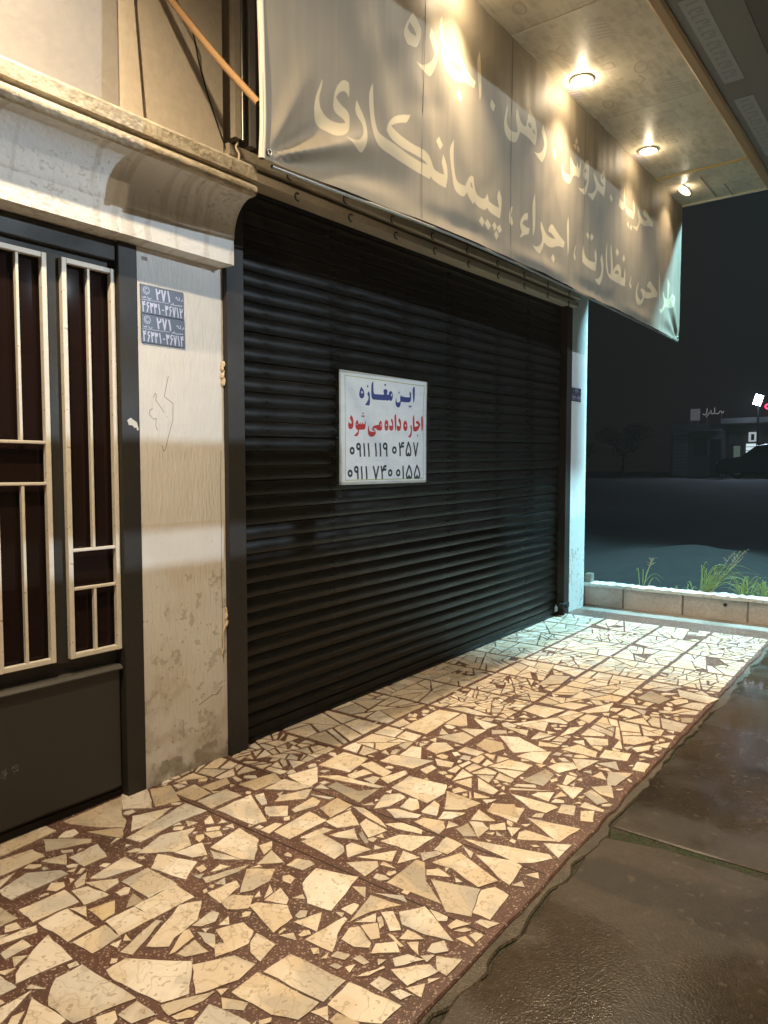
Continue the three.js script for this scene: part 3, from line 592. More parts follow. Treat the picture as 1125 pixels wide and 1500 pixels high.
  win(1.334, 1.573, [1.617, 1.446]); win(1.637, 1.885, [1.155, 0.987]);
  { // the stair hall behind the panes
    const hall = [box(1.2, 1.215, -0.1, 2.5, -2.4, -0.12), box(1.21, 1.985, -0.1, 2.5, -2.4, -2.385)];
    const g = []; for (let i = 0; i < 9; i++) g.push(box(1.25, 1.95, -0.05, 0.12 + i * 0.17, -0.75 - i * 0.17, -0.6 - i * 0.17));
    obj('stair', g, std({ color: lin(0.3, 0.2, 0.15), roughness: 0.6 }), gate); obj('hall_wall', hall, std({ color: lin(0.3, 0.2, 0.16), roughness: 0.8 }), gate);
  }
  tag(obj('sticker', (() => { const s = new THREE.Shape(); [[0, 0], [0.018, 0.012], [0.05, -0.008], [0.058, -0.04], [0.05, -0.045], [0.046, -0.03], [0.038, -0.034], [0.026, -0.022], [0.008, -0.022]].forEach((p, i) => (i ? s.lineTo(...p) : s.moveTo(...p))); return new THREE.ExtrudeGeometry(s, { depth: 0.0008, bevelEnabled: false }).translate(1.918, 1.728, 0.0042); })(), std({ color: lin(0.62, 0.62, 0.6), roughness: 0.8 })), 'torn scrap of white paper sticker on the dark gate jamb', 'sticker');
}
// enamel number plates
function plate(label, pos, w, h, rows, big) {
  const t = canvas(1024, Math.round(1024 * h / w), (g, W, H) => {
    g.fillStyle = 'rgb(24,24,50)'; g.fillRect(0, 0, W, H); for (let i = 0; i < 300; i++) { g.fillStyle = 'rgba(20,22,40,.25)'; g.fillRect(rnd() * W, rnd() * H, rr(2, 12), rr(2, 6)); }
    const ink = '#b4b4cc'; g.strokeStyle = g.fillStyle = ink;
    g.lineWidth = W * 0.012; g.beginPath(); for (let i = 0; i <= 16; i++) { const a = i / 16 * 6.284, q = (i % 2 ? 0.062 : 0.075) * W; g.lineTo(W * 0.13 + q * Math.cos(a), H * 0.2 + q * Math.sin(a)); } g.stroke(); g.beginPath(); g.arc(W * 0.13, H * 0.2, W * 0.035, 0.6, 5.2); g.stroke();
    g.lineWidth = W * 0.014; g.beginPath(); g.moveTo(W * 0.04, H * 0.43); g.quadraticCurveTo(W * 0.07, H * 0.5, W * 0.1, H * 0.42); g.lineTo(W * 0.12, H * 0.47); g.moveTo(W * 0.15, H * 0.4); g.lineTo(W * 0.17, H * 0.46); g.quadraticCurveTo(W * 0.2, H * 0.5, W * 0.235, H * 0.44); g.stroke();
    g.beginPath(); g.moveTo(W * 0.80, H * 0.27); g.lineTo(W * 0.83, H * 0.22); g.lineTo(W * 0.845, H * 0.3); g.quadraticCurveTo(W * 0.88, H * 0.33, W * 0.9, H * 0.3); g.lineTo(W * 0.895, H * 0.2); g.moveTo(W * 0.93, H * 0.33); g.quadraticCurveTo(W * 0.96, H * 0.35, W * 0.97, H * 0.25); g.stroke();
    g.lineWidth = W * 0.008; g.beginPath(); g.moveTo(W * 0.02, H * 0.53); g.lineTo(W * 0.64, H * 0.5); g.stroke(); g.lineWidth = W * 0.013; g.beginPath(); g.moveTo(W * 0.68, H * 0.5); g.quadraticCurveTo(W * 0.72, H * 0.56, W * 0.74, H * 0.46); g.lineTo(W * 0.76, H * 0.53); g.lineTo(W * 0.96, H * 0.5); g.stroke();
    big.forEach((d, i) => digit(g, d, W * (0.34 + 0.125 * i), H * 0.46, W * (0.45 + 0.125 * i), H * 0.07, W * 0.034));
    rows.forEach((d, i) => { const x = W * (0.03 + 0.0865 * i); if (d === '-') { g.fillRect(x + W * 0.012, H * 0.76, W * 0.05, H * 0.04); } else digit(g, d, x, H * 0.95, x + W * 0.076, H * 0.59, W * 0.024); });
  });
  const g = rbox(-w / 2, w / 2, -h / 2, h / 2, 0, 0.004, 0.0015), p = g.attributes.position, uv = g.attributes.uv; for (let i = 0; i < p.count; i++) uv.setXY(i, p.getX(i) / w + 0.5, p.getY(i) / h + 0.5);
  const o = obj('number_plate', g, std({ map: t, roughness: 0.35 })); tag(o, label, 'number plate'); o.position.set(...pos); o.rotation.z = 0.012; return o;
}
plate('upper blue enamel plate of the stacked pair on the white pier, ending 712', [2.118, 2.289, 0.0015], 0.238, 0.131, [4, 6, 3, 3, 1, '-', 3, 6, 7, 1, 2], [2, 7, 1]);
plate('lower blue enamel plate of the stacked pair on the white pier, ending 714', [2.121, 2.156, 0.0015], 0.24, 0.133, [4, 6, 3, 3, 1, '-', 3, 6, 7, 1, 4], [2, 7, 1]);
plate('dark blue enamel plate on the far pillar right of the shutter', [6.945, 2.252, 0.0015], 0.22, 0.132, [4, 6, 3, 3, 1, '-', 3, 6, 7, 1, 3], [2, 6, 9]);

// ---------------------------------------------------------------- the shop
{
  const shop = thing('shop_building', 'shop building with one pale end pillar and a recessed facade above', 'shop');
  const plan = [[6.815, 0], [7.13, 0]]; for (let i = 1; i <= 8; i++) { const t = i / 8 * Math.PI / 2; plan.push([7.13 + 0.195 * Math.sin(t), -0.075 + 0.075 * Math.cos(t)]); } plan.push([7.325, -7], [6.815, -7]);
  const s = new THREE.Shape(plan.map(([x, z]) => new THREE.Vector2(x, -z)));
  let g = new THREE.ExtrudeGeometry(s, { depth: 4.4, bevelEnabled: false, curveSegments: 4 }).rotateX(-Math.PI / 2).translate(0, -0.2, 0);
  g = toCreasedNormals(g, 0.5); boxUV(g); obj('pillar', g, coldWallM, shop);
  obj('upper_wall', box(2.46, 6.81, 3.2, 6.5, -0.5, -0.12), std({ map: creamM.map, color: lin(0.5, 0.44, 0.38), roughness: 0.8 }), shop);
  obj('upper_wall', box(6.815, 7.29, 4.21, 6.5, -7, -0.12), coldWallM, shop);
  obj('body', [box(2.47, 6.81, -0.2, 3.19, -7, -0.16), box(2.46, 6.81, 3.19, 6.5, -7, -0.51)], darkM, shop);
  obj('post', box(2.56, 2.6, 3.2, 4.2, -0.12, 0.02), tanM, shop); obj('post', box(2.68, 2.72, 3.2, 4.2, -0.12, 0.0), creamM, shop);
  obj('pipe', bar([2.62, 3.2, 0.01], [2.62, 4.2, 0.01], 0.012), metalM, shop);
}
{
  const sh = thing('roller_shutter', 'closed dark roller shutter of ribbed slats between two guide rails', 'shutter');
  const x0 = 2.585, x1 = 6.66, pitch = 0.0802, count = 37;
  const prof = []; for (let i = 0; i <= 7; i++) { const t = i / 7; prof.push([-0.050 + 0.0115 * Math.sin(Math.PI * (0.1 + 0.86 * t)), 0.001 + t * 0.0755]); } prof.push([-0.052, 0.0788], [-0.066, 0.0785], [-0.066, 0.0]);
  const variants = [0, 1, 2].map((k) => slope(prism(prof.map(([z, y]) => [z + k * 0.0008, y]), x0, x1, 0.9)));
  for (let i = 0; i < count; i++) {
    const m = obj('slat', variants[i % 3], slatM[(i * 7) % 3], sh); m.position.set(0, 0.075 + i * pitch, rr(-0.0015, 0.0015)); m.rotation.x = rr(-0.03, 0.03);
  }
  obj('bottom_bar', slope(prism([[-0.07, 0.006], [-0.02, 0.006], [-0.018, 0.02], [-0.036, 0.03], [-0.038, 0.072], [-0.07, 0.073]], x0, x1, 0.4)), slatM[1], sh);
  obj('guide_rail', [rbox(2.481, 2.598, -0.02, 3.06, -0.1, 0.03, 0.006)], steelM, sh);
  obj('guide_rail', slope(box(6.655, 6.69, 0.0, 2.98, -0.1, 0.03)), steelM, sh); obj('guide_rail', slope(box(6.692, 6.812, 0.0, 3.1, -0.1, 0.012)), steelM, sh);
  obj('header_rail', slope(prism([[-0.1, 2.985], [0.05, 2.985], [0.062, 2.99], [0.062, 3.033], [0.05, 3.04], [0.02, 3.041], [-0.1, 3.041]], 2.484, 6.83, 0.4)), std({ map: steelT, color: lin(14, 12.8, 10.8), roughness: 0.5 }), sh);  // steel map lightened so its colour stands in for haze over the header
  obj('header_rail', slope(prism([[-0.1, 3.042], [0.018, 3.042], [0.02, 3.06], [0.075, 3.062], [0.08, 3.067], [0.08, 3.115], [0.07, 3.122], [-0.1, 3.125]], 2.47, 6.83, 0.4)), std({ map: steelT, color: lin(14, 12.8, 10.6), roughness: 0.5 }), sh);  // upper rail: haze put into the colour, as on the lower one
  const hook = new THREE.TorusGeometry(0.021, 0.0045, 6, 16, 4.1).rotateZ(1.0);
  for (let k = 0; k < 9; k++) for (const [x, y, z] of [[2.888 + 0.461 * k, 3.082, 0.081], [2.964 + 0.455 * k, 2.998, 0.063]]) { const m = obj('hook', hook, steelM, sh); m.position.set(x, y + gy(x) - 0.012 + 0.006, z); m.rotation.z = rr(-0.2, 0.2); }
  const lb = obj('latch', [rbox(6.60, 6.74, 0.075, 0.125, 0.0, 0.05, 0.004), bar([6.64, 0.1, 0.05], [6.64, 0.1, 0.075], 0.016, 0.016, 12)].map(slope), blackM, sh);
  obj('padlock', [slope(rbox(6.53, 6.575, 0.055, 0.1, -0.02, 0.004, 0.006)), slope(new THREE.TorusGeometry(0.016, 0.0035, 6, 14, Math.PI).translate(6.552, 0.1, -0.006))], metalM, lb);
}
{ // the to-let notice
  const x0 = 3.3962, y0 = 1.4112;
  const t = canvas(1300, 1000, (g, w, h) => {
    g.fillStyle = '#c6d0d8'; g.fillRect(0, 0, w, h);
    for (let i = 0; i < 500; i++) { g.fillStyle = rnd() < 0.5 ? 'rgba(255,255,255,.05)' : 'rgba(150,160,165,.05)'; g.fillRect(rnd() * w, rnd() * h, rr(20, 160), rr(10, 90)); }
    const F = (x, y) => [x / (0.9455 * 1003) * w, (1 - y / (0.709 * 1014)) * h];
    g.strokeStyle = '#9aa06a'; g.lineWidth = 8; g.strokeRect(w * 0.058, h * 0.045, w * 0.9, h * 0.915);
    g.fillStyle = '#1f2f72'; for (const s of [
  '212,628 197,600 192,575 201,557 220,551 239,560 246,582 239,603 226,618/211,598 222,601 233,588 214,584',
  '287,605 276,585 289,570 287,548 252,513 298,512 304,536 302,579 300,595',
  '271,636 280,645 288,636 280,625',
  '336,673 315,656 316,572 326,556 348,553 466,557 466,593 348,590 337,607',
  '416,593 442,592 447,598 439,610 444,627 463,632 481,627 484,611 476,598 500,596 497,609 508,621 524,624 540,609 543,584 533,560 516,555 503,563 487,554 468,559 447,555 416,555/521,601 531,605 535,593 524,586',
  '447,659 458,668 468,659 459,648',
  '584,587 573,570 570,544 581,522 601,515 623,523 631,548 634,558 736,558 753,574 756,598 753,627 743,638 732,622 741,596 698,593 642,595 631,604 623,587 625,561 603,548 584,555 581,571',
  '603,618 611,629 617,618 610,607',
  '724,533 736,541 742,533 733,522',
  '743,533 753,542 761,533 750,522',
  '785,674 770,656 776,606 782,558 798,581 799,641 796,668']) outline(g, s, F);
    g.fillStyle = '#a5201f'; for (const s of [
  '894,479 879,461 882,409 887,363 903,376 905,428 902,462',
  '794,478 774,461 777,404 780,367 804,358 833,366 857,388 872,412 857,429 833,439 815,430 812,420 839,414 848,404 821,396 801,392 797,412',
  '828,334 835,344 841,334 835,323',
  '754,406 745,393 754,369 746,342 718,319 746,315 764,336 766,370 762,400',
  '677,432 662,412 661,379 674,361 691,358 708,371 711,401 699,427/679,401 691,407 699,394 682,390',
  '612,447 604,428 618,409 626,393 607,389 590,398 586,375 593,361 610,355 632,367 637,397 634,427 623,439',
  '579,474 560,459 563,410 571,355 582,368 583,427',
  '532,442 522,424 534,405 541,393 522,388 507,394 503,375 511,359 530,355 549,365 552,400 546,425',
  '471,429 457,414 454,382 461,360 477,353 493,361 498,390 493,419/469,395 477,401 485,390 471,386',
  '293,384 282,369 281,338 289,317 317,308 347,314 365,332 365,348 327,340 297,348 293,364',
  '414,420 397,407 396,391 362,388 332,377 326,357 337,349 363,350 352,359 337,363 357,367 373,364 378,355 399,355 417,352 430,362 434,389 427,411/414,398 422,402 424,383 417,377',
  '169,413 157,397 153,372 160,354 181,348 174,334 138,312 155,308 179,312 189,331 191,351 218,353 247,354 259,368 259,416 251,399 247,389 232,389 230,402 223,397 220,388 208,387 206,401 198,390 186,386 184,401 177,412/164,387 174,386 175,381 166,381',
  '232,466 225,458 233,452 241,459',
  '214,440 223,447 231,440 223,431',
  '232,440 240,448 250,441 240,431',
  '113,442 98,421 117,398 115,387 98,388 87,398 81,375 89,354 108,351 129,359 136,381 134,414 124,432']) outline(g, s, F);
    g.strokeStyle = '#14161c'; for (const [d, a, b, c, e] of [[0, 96, 176, 144, 263], [9, 159, 177, 211, 265], [1, 233, 179, 254, 266], [1, 276, 179, 304, 268], [1, 353, 181, 379, 270], [1, 403, 181, 425, 271], [9, 439, 182, 493, 273], [0, 540, 184, 590, 276], [4, 612, 185, 678, 279], [5, 691, 186, 758, 281], [7, 777, 187, 846, 284], [0, 77, 34, 123, 117], [9, 138, 34, 185, 117], [1, 205, 33, 226, 117], [1, 254, 33, 276, 117], [7, 329, 32, 403, 118], [4, 417, 31, 486, 119], [0, 499, 31, 545, 119], [0, 587, 30, 634, 119], [1, 656, 29, 676, 120], [5, 697, 29, 772, 120], [5, 791, 28, 869, 121]]) digit(g, d, ...F(a, b), ...F(c, e), 21);
  });
  const g = new THREE.BoxGeometry(1, 1, 0.003, 24, 18, 1), p = g.attributes.position, uv = g.attributes.uv;
  for (let i = 0; i < p.count; i++) {
    const u = p.getX(i) + 0.5, v = p.getY(i) + 0.5; uv.setXY(i, u, v);
    const wave = 0.0025 * Math.sin(u * 9 + v * 3) + 0.006 * Math.exp(-(((u - 0.93) / 0.1) ** 2) - (((v - 0.95) / 0.12) ** 2)) + 0.004 * Math.exp(-(((u - 0.2 - 0.25 * (1 - v)) / 0.03) ** 2)) * sstep(v, 0.6, 0.95);
    p.setXYZ(i, x0 + u * lerp(0.9455, 0.9535, v), y0 + u * lerp(0.0058, 0.0116, v) + v * 0.709, p.getZ(i) - 0.018 + wave);
  }
  g.computeVertexNormals();
  const sign = thing('paper_notice', 'white to-let notice with blue and red Persian words taped on the shutter', 'notice');
  obj('sheet', g, std({ map: t, roughness: 0.45 }), sign);
  const tapeM = new THREE.MeshPhysicalMaterial({ color: lin(0.92, 0.91, 0.88), transmission: 1, roughness: 0.08, thickness: 0 });
  const strip = (a, b, w) => { const d = new THREE.Vector2(b[0] - a[0], b[1] - a[1]), l = d.length(), q = new THREE.BoxGeometry(l, w, 0.0006, 20, 3, 1), pp = q.attributes.position; for (let i = 0; i < pp.count; i++) pp.setZ(i, pp.getZ(i) + 0.0025 * Math.sin(pp.getX(i) * 60) * (0.4 + rnd())); q.computeVertexNormals(); return q.rotateZ(Math.atan2(d.y, d.x)).translate((a[0] + b[0]) / 2, (a[1] + b[1]) / 2, -0.0115); };
  obj('tape', strip([3.3962 - 0.035, 1.4112 + 0.709 + 0.012], [3.3962 + 0.9455 + 0.075, 1.4112 + 0.709 + 0.04], 0.06), tapeM, sign); obj('tape', strip([3.3962 - 0.016, 1.4112 + 0.709 + 0.11], [3.3962 - 0.01, 1.4112 - 0.08], 0.05), tapeM, sign);
  obj('tape', strip([3.3962 + 0.9455 + 0.018, 1.4112 + 0.709 + 0.06], [3.3962 + 0.9455 + 0.01, 1.4112 - 0.06], 0.05), tapeM, sign); obj('tape', strip([3.3962 - 0.03, 1.4112 - 0.004], [3.3962 + 0.9455 + 0.07, 1.4112], 0.045), tapeM, sign);
}

// ---------------------------------------------------------------- the banner
{
  const t = canvas(2048, 512, (g, w, h) => {
    const img = g.createImageData(w, h);
    for (let y = 0; y < h; y++) for (let x = 0; x < w; x++) { const u = x / 2048, v = y / 2048, a = fbm(u, v, 8, 8, 5, 601), s = fbm(u, v, 220, 6, 3, 602), k = 128 * (0.87 + 0.2 * a + 0.08 * s), i = (y * w + x) * 4; img.data[i] = k * 1.0; img.data[i + 1] = k * 0.93; img.data[i + 2] = k * 0.8; img.data[i + 3] = 255; }
    g.putImageData(img, 0, 0);
    const F = (x, y) => [x / 5810 * w, (1 - (y + 40) / 1470) * h];
    g.fillStyle = 'rgb(186,172,142)'; for (const s of [
  '362,430 346,389 324,347 312,296 313,260 329,232 359,222 403,220 436,214 473,223 511,242 542,272 554,312 556,348 542,365 508,374 474,382 460,393 474,417 503,437 529,440 540,432 547,424 550,466 542,488 521,491 495,480 470,455 451,424 443,386 445,347 461,329 499,322 520,316 527,305 507,295 469,286 424,283 387,290 357,305 347,330 348,361 362,393 366,429',
  '605,437 597,411 595,383 612,361 635,345 646,324 641,294 617,261 585,241 550,231 507,233 542,215 585,202 623,197 639,209 664,257 673,314 671,355 653,388 626,414',
  '713,555 689,507 694,450 708,379 722,320 747,291 786,276 875,273 1032,266 1216,263 1226,281 1242,269 1296,261 1369,261 1387,321 1381,378 1363,411 1342,434 1326,385 1345,352 1352,327 1304,322 1251,327 1233,354 1206,384 1155,399 1047,390 944,395 882,402 860,409 905,439 967,466 1010,480 1040,531 982,513 920,484 867,449 830,407 824,374 845,355 879,343 975,338 1080,346 1164,346 1194,330 1097,324 983,327 905,334 845,333 783,338 757,346 743,375 732,422 722,487',
  '1271,480 1300,514 1339,481 1312,448',
  '1435,543 1400,486 1411,419 1431,340 1444,288 1477,263 1541,259 1562,279 1575,296 1606,269 1651,251 1666,271 1705,255 1807,258 1830,283 1864,262 1983,259 1997,306 2005,375 1994,405 1969,431 1945,381 1961,348 1971,322 1912,318 1853,327 1841,356 1835,368 1805,327 1759,318 1704,318 1676,335 1658,365 1648,403 1626,407 1591,385 1570,352 1557,326 1519,323 1481,325 1460,349 1447,388 1438,449/1609,364 1631,362 1640,335 1618,340',
  '1726,178 1759,215 1799,193 1773,154',
  '1799,184 1831,216 1875,190 1847,154',
  '1890,196 1919,223 1944,201 1920,166',
  '1944,194 1983,223 2009,194 1974,166',
  '1915,148 1942,176 1970,152 1945,120',
  '2140,377 2151,373 2126,321 2153,289 2143,257 2106,267 2098,304 2114,348',
  '1043,1042 982,941 981,896 1006,868 1066,876 1091,892 1119,964 1102,1006/1021,984 1009,952 1029,934 1070,935 1074,948 1053,970',
  '1197,1032 1182,979 1212,946 1234,913 1213,871 1162,829 1116,811 1077,815 1120,795 1196,783 1213,797 1248,853 1263,931 1255,975 1224,1012',
  '1317,1152 1289,1101 1299,1004 1314,910 1337,877 1401,870 1486,870 1544,899 1594,909 1660,913 1685,959 1613,968 1543,1008 1475,1038 1441,1029 1418,1004 1409,963 1456,969 1504,967 1529,945 1476,933 1400,928 1345,943 1335,1005 1328,1112',
  '1454,803 1489,836 1528,803 1496,767',
  '1737,1159 1706,1088 1716,985 1734,870 1761,935 1751,1077',
  '1863,907 1879,940 1918,915 1902,872 1869,888',
  '2067,982 2029,895 2020,840 2031,797 2071,774 2128,772 2177,786 2209,811 2229,852 2241,876 2292,875 2374,875 2446,857 2468,894 2476,940 2465,979 2437,1028 2400,1053 2358,1062 2340,1004 2324,963 2312,930 2265,930 2230,955 2213,982 2192,1001 2176,957 2181,918 2203,885 2204,858 2151,841 2102,837 2062,852 2049,884 2068,935/2341,962 2367,978 2394,965 2390,946 2351,946/2412,956 2439,943 2449,926 2413,937',
  '2560,1035 2539,978 2573,942 2583,906 2552,855 2497,820 2430,812 2480,795 2545,779 2590,832 2617,893 2625,940 2599,992',
  '2719,920 2739,943 2780,913 2764,871 2723,884',
  '2916,936 2878,849 2897,794 2973,770 3041,794 3065,854 3126,880 3189,878 3219,937 3224,1024 3194,965 3177,945 3161,989 3141,944 3097,940 3060,970 3037,983 3027,931 3047,855 2971,834 2911,846 2902,884',
  '3099,1111 3129,1156 3165,1134 3138,1100',
  '3077,1079 3103,1102 3135,1089 3115,1056',
  '3136,1075 3161,1112 3203,1088 3176,1054',
  '3320,1048 3276,977 3279,920 3317,896 3344,926 3337,874 3274,819 3183,806 3238,787 3313,785 3357,843 3381,952 3373,1058 3342,1063/3295,968 3323,988 3333,970 3305,954',
  '3465,1015 3462,963 3499,923 3501,886 3444,836 3353,817 3398,801 3456,788 3503,850 3531,891 3674,879 3711,972 3697,1051 3669,1095 3614,1055 3585,1016 3593,974 3659,960 3640,943 3558,948 3497,981/3605,1015 3645,1035 3647,1013 3616,999',
  '3809,917 3829,953 3874,924 3850,888',
  '4017,973 3998,908 4033,886 4113,894 4146,934 4208,894 4386,895 4411,975 4408,1024 4376,1066 4360,1002 4382,958 4265,950 4180,959 4160,1026 4141,1113 4130,1017 4133,966 4052,951',
  '4479,1023 4475,967 4516,927 4506,883 4445,841 4357,839 4421,823 4472,813 4520,869 4543,909 4676,905 4768,942 4870,953 4884,999 4804,1013 4719,1059 4652,1058 4621,1007 4738,986 4699,959 4566,958 4512,994',
  '4224,817 4259,846 4285,816 4270,788',
  '4298,803 4332,841 4366,817 4336,787',
  '2147,378 2152,374 2124,312 2155,279 2143,257 2111,272 2098,305 2112,345',
  '2347,337 2365,368 2361,395 2324,387 2279,349 2256,302 2271,268 2286,256 2259,214 2282,222 2328,250 2378,263 2392,306 2337,299 2290,310 2315,340 2346,349',
  '2444,546 2412,466 2426,365 2436,261 2463,327 2460,422 2451,496',
  '2540,393 2534,345 2560,308 2567,266 2523,219 2474,204 2430,207 2480,178 2527,169 2563,207 2595,263 2659,252 2735,257 2812,293 2911,299 2937,347 2846,365 2760,414 2712,420 2678,388 2667,355 2726,355 2787,333 2727,320 2645,325 2593,346',
  '2714,187 2751,223 2783,198 2754,156',
  '2997,546 2968,473 2979,357 2993,259 3018,325 3019,419 3012,490',
  '3162,380 3169,374 3137,321 3163,289 3146,262 3112,288 3123,339',
  '3155,376 3170,377 3138,321 3162,293 3148,263 3115,282 3113,323',
  '3303,421 3273,345 3283,286 3360,264 3526,264 3558,355 3552,402 3522,436 3499,389 3519,334 3419,320 3337,329 3305,368',
  '3345,509 3375,528 3406,507 3379,477',
  '3421,505 3450,539 3489,521 3453,481',
  '3648,428 3624,378 3657,329 3645,261 3593,218 3512,205 3573,182 3621,177 3679,244 3697,337 3683,391',
  '3760,554 3728,459 3736,354 3766,286 3859,264 4186,278 4210,379 4184,443 4162,386 4169,345 4095,338 4088,379 4061,416 4004,430 3935,389 3895,351 3873,451 3849,557 3829,499 3855,347 3846,303 3788,307 3762,384 3757,482/3914,334 3972,372 4020,369 4021,344',
  '3940,512 3979,551 4024,523 3982,484',
  '4111,496 4146,538 4180,512 4150,472',
  '4346,399 4360,397 4329,333 4365,313 4332,281 4294,317',
  '4562,398 4484,328 4457,251 4493,194 4582,185 4672,226 4697,277 4827,292 4944,327 5050,350 5063,393 4937,426 4860,458 4810,448 4770,393 4880,382 4897,361 4765,336 4649,356 4589,330 4638,312 4668,281 4642,244 4558,242 4515,280 4513,315',
  '5102,580 5081,484 5094,389 5110,305 5143,418 5132,513',
  '5234,445 5221,394 5274,344 5245,299 5183,254 5095,244 5177,212 5247,260 5309,311 5528,317 5644,401 5657,455 5602,475 5516,464 5452,417 5403,387 5425,542 5354,593 5361,500 5369,391 5287,386 5251,429/5486,413 5570,444 5606,430 5538,404']) outline(g, s, F);
  });
  const bot = [[0, -0.029], [0.13, -0.03], [0.484, -0.009], [0.79, 0.007], [1.158, 0.029], [1.713, 0.046], [2.64, 0.054], [3.95, 0.053], [4.83, 0.049], [5.81, 0.041]];
  const low = (x) => { for (let i = 1; i < bot.length; i++) if (x <= bot[i][0]) return lerp(bot[i - 1][1], bot[i][1], (x - bot[i - 1][0]) / (bot[i][0] - bot[i - 1][0])); return 0.041; };
  const fold = (x, y) => {
    const r = Math.hypot(x, y + 0.03), a = Math.atan2(y + 0.03, x);
    const rad = (r0, a0, w, k) => k * Math.exp(-(((a - a0) / w) ** 2)) * sstep(r, 0.02, 0.2) * (1 - sstep(r, r0 * 0.4, r0));
    let z = rad(1.0, 0.42, 0.08, 0.028) - rad(1.6, 0.2, 0.13, 0.022) - rad(1.0, 0.62, 0.12, 0.018) + rad(0.8, 1.05, 0.13, 0.02);
    const s = x * 0.72 + y * 0.52, left = 1 - sstep(x, 0.9, 2.4);
    z += left * sstep(y, 0.05, 0.5) * (0.007 * Math.sin(s * 10) + 0.003 * Math.sin(s * 23 + 1)); z += 0.0035 * (Math.abs(Math.sin(x * 7.3 + y * 2.1 + 2.5 * fbm(x / 8, y / 8, 16, 16, 3, 661))) ** 6) - 0.003 * (Math.abs(Math.sin(x * 4.1 - y * 3.3 + 3 * fbm(x / 8, y / 8, 16, 16, 3, 662))) ** 8);
    z += 0.004 * Math.sin(x * 5.1 + y * 1.3) + 0.0025 * Math.sin(x * 13 + 0.5 * Math.sin(y * 5)) + 0.0012 * Math.sin(x * 47) * sstep(x, 1.5, 3);
    const x2 = 5.81 - x, r2 = Math.hypot(x2, y - 0.04), a2 = Math.atan2(y - 0.04, x2);
    z += (0.014 * Math.exp(-(((a2 - 0.9) / 0.12) ** 2)) - 0.012 * Math.exp(-(((a2 - 0.6) / 0.12) ** 2)) + 0.008 * Math.exp(-(((a2 - 0.3) / 0.1) ** 2))) * sstep(r2, 0.02, 0.15) * (1 - sstep(r2, 0.3, 0.75));
    z += 0.01 * Math.exp(-(((y - low(x) - 0.05) / 0.05) ** 2)) * Math.sin(x * 3.1);
    return z;
  };
  const g = new THREE.BoxGeometry(1, 1, 0.001, 320, 84, 1), p = g.attributes.position, uv = g.attributes.uv;
  for (let i = 0; i < p.count; i++) {
    const X = (p.getX(i) + 0.5) * 5.81, y0 = low(X), y1 = 1.418, Y = lerp(y0, y1, p.getY(i) + 0.5);
    uv.setXY(i, X / 5.81, (Y + 0.04) / 1.47); p.setXYZ(i, 2.11 + X, 2.8 + Y, 0.7 + p.getZ(i) + fold(X, Y));
  }
  g.computeVertexNormals();
  const banner = thing('banner', 'long grey vinyl shop banner with pale Persian lettering under the canopy', 'banner');
  obj('vinyl_sheet', g, std({ map: t, roughness: 0.62, side: THREE.DoubleSide }), banner);
  const seamM = std({ color: lin(0.08, 0.07, 0.058), roughness: 0.5 });
  for (const [x, ya] of [[1.142, 0], [2.123, 0], [3.3, 0.1]]) obj('seam', tube([0, 0.25, 0.5, 0.75, 1].map((k) => { const y = lerp(low(x) + 0.01 + ya, 1.41, k); return [2.11 + x, 2.8 + y, 0.7018 + fold(x, y)]; }), 0.0009, 40, 5), seamM, banner);
  obj('edge_hem', tube([0, 0.1, 0.3, 0.5, 0.7, 0.9, 1].map((k) => [2.102 + 0.004 * Math.sin(k * 19), 2.765 + k * 1.44, 0.7 + fold(0, k * 1.44) + 0.002]), 0.0135, 60, 8), std({ map: rep(tex(128, 256, (u, v) => { const q = fbm(u, v, 6, 20, 4, 611); return mix3([0.66, 0.6, 0.5], [0.4, 0.3, 0.2], sstep(q, 0.55, 0.7)); }), 1), roughness: 0.6 }), banner, 'pale taped left edge of the banner');
  obj('bottom_batten', tube([0.06, 0.4, 0.9, 1.6, 2.6, 3.9, 4.9, 5.78].map((x) => [2.11 + x, 2.8 + low(x) - 0.012, 0.69]), 0.008, 80, 8), metalM, banner);
  for (const x of [0.03, 5.78]) { const q = new THREE.TorusGeometry(0.011, 0.0035, 6, 14); obj('eyelet', q.translate(2.11 + x, 2.8 + low(x) + 0.03, 0.704 + fold(x, low(x) + 0.03)), metalM, banner); }
}
tag(obj('wooden_batten', [tube([[2.103, 2.985, 0.688], [2.095, 3.25, 0.44], [2.06, 3.50, 0.235], [2.03, 3.695, 0.085]], 0.016, 30, 6)], woodM), 'thin wooden batten slanting from the banner edge to the cream wall', 'batten');
tag(obj('cable', [tube([[2.05, 3.75, 0.08], [2.17, 3.6, 0.11], [2.245, 3.52, 0.1], [2.29, 3.44, 0.075], [2.36, 3.3, 0.06], [2.452, 3.11, 0.062]], 0.0042, 40, 6)], blackM), 'thin black cable drooping from the wooden batten down the cream wall', 'cable');
tag(obj('wire_stub', tube([[2.42, 2.98, 0.2], [2.425, 3.02, 0.2], [2.415, 3.05, 0.19], [2.43, 3.08, 0.19]], 0.006, 12, 6), std({ color: lin(0.6, 0.52, 0.4), roughness: 0.7 })), 'short pale wire stub sticking up from the cornice end', 'wire');

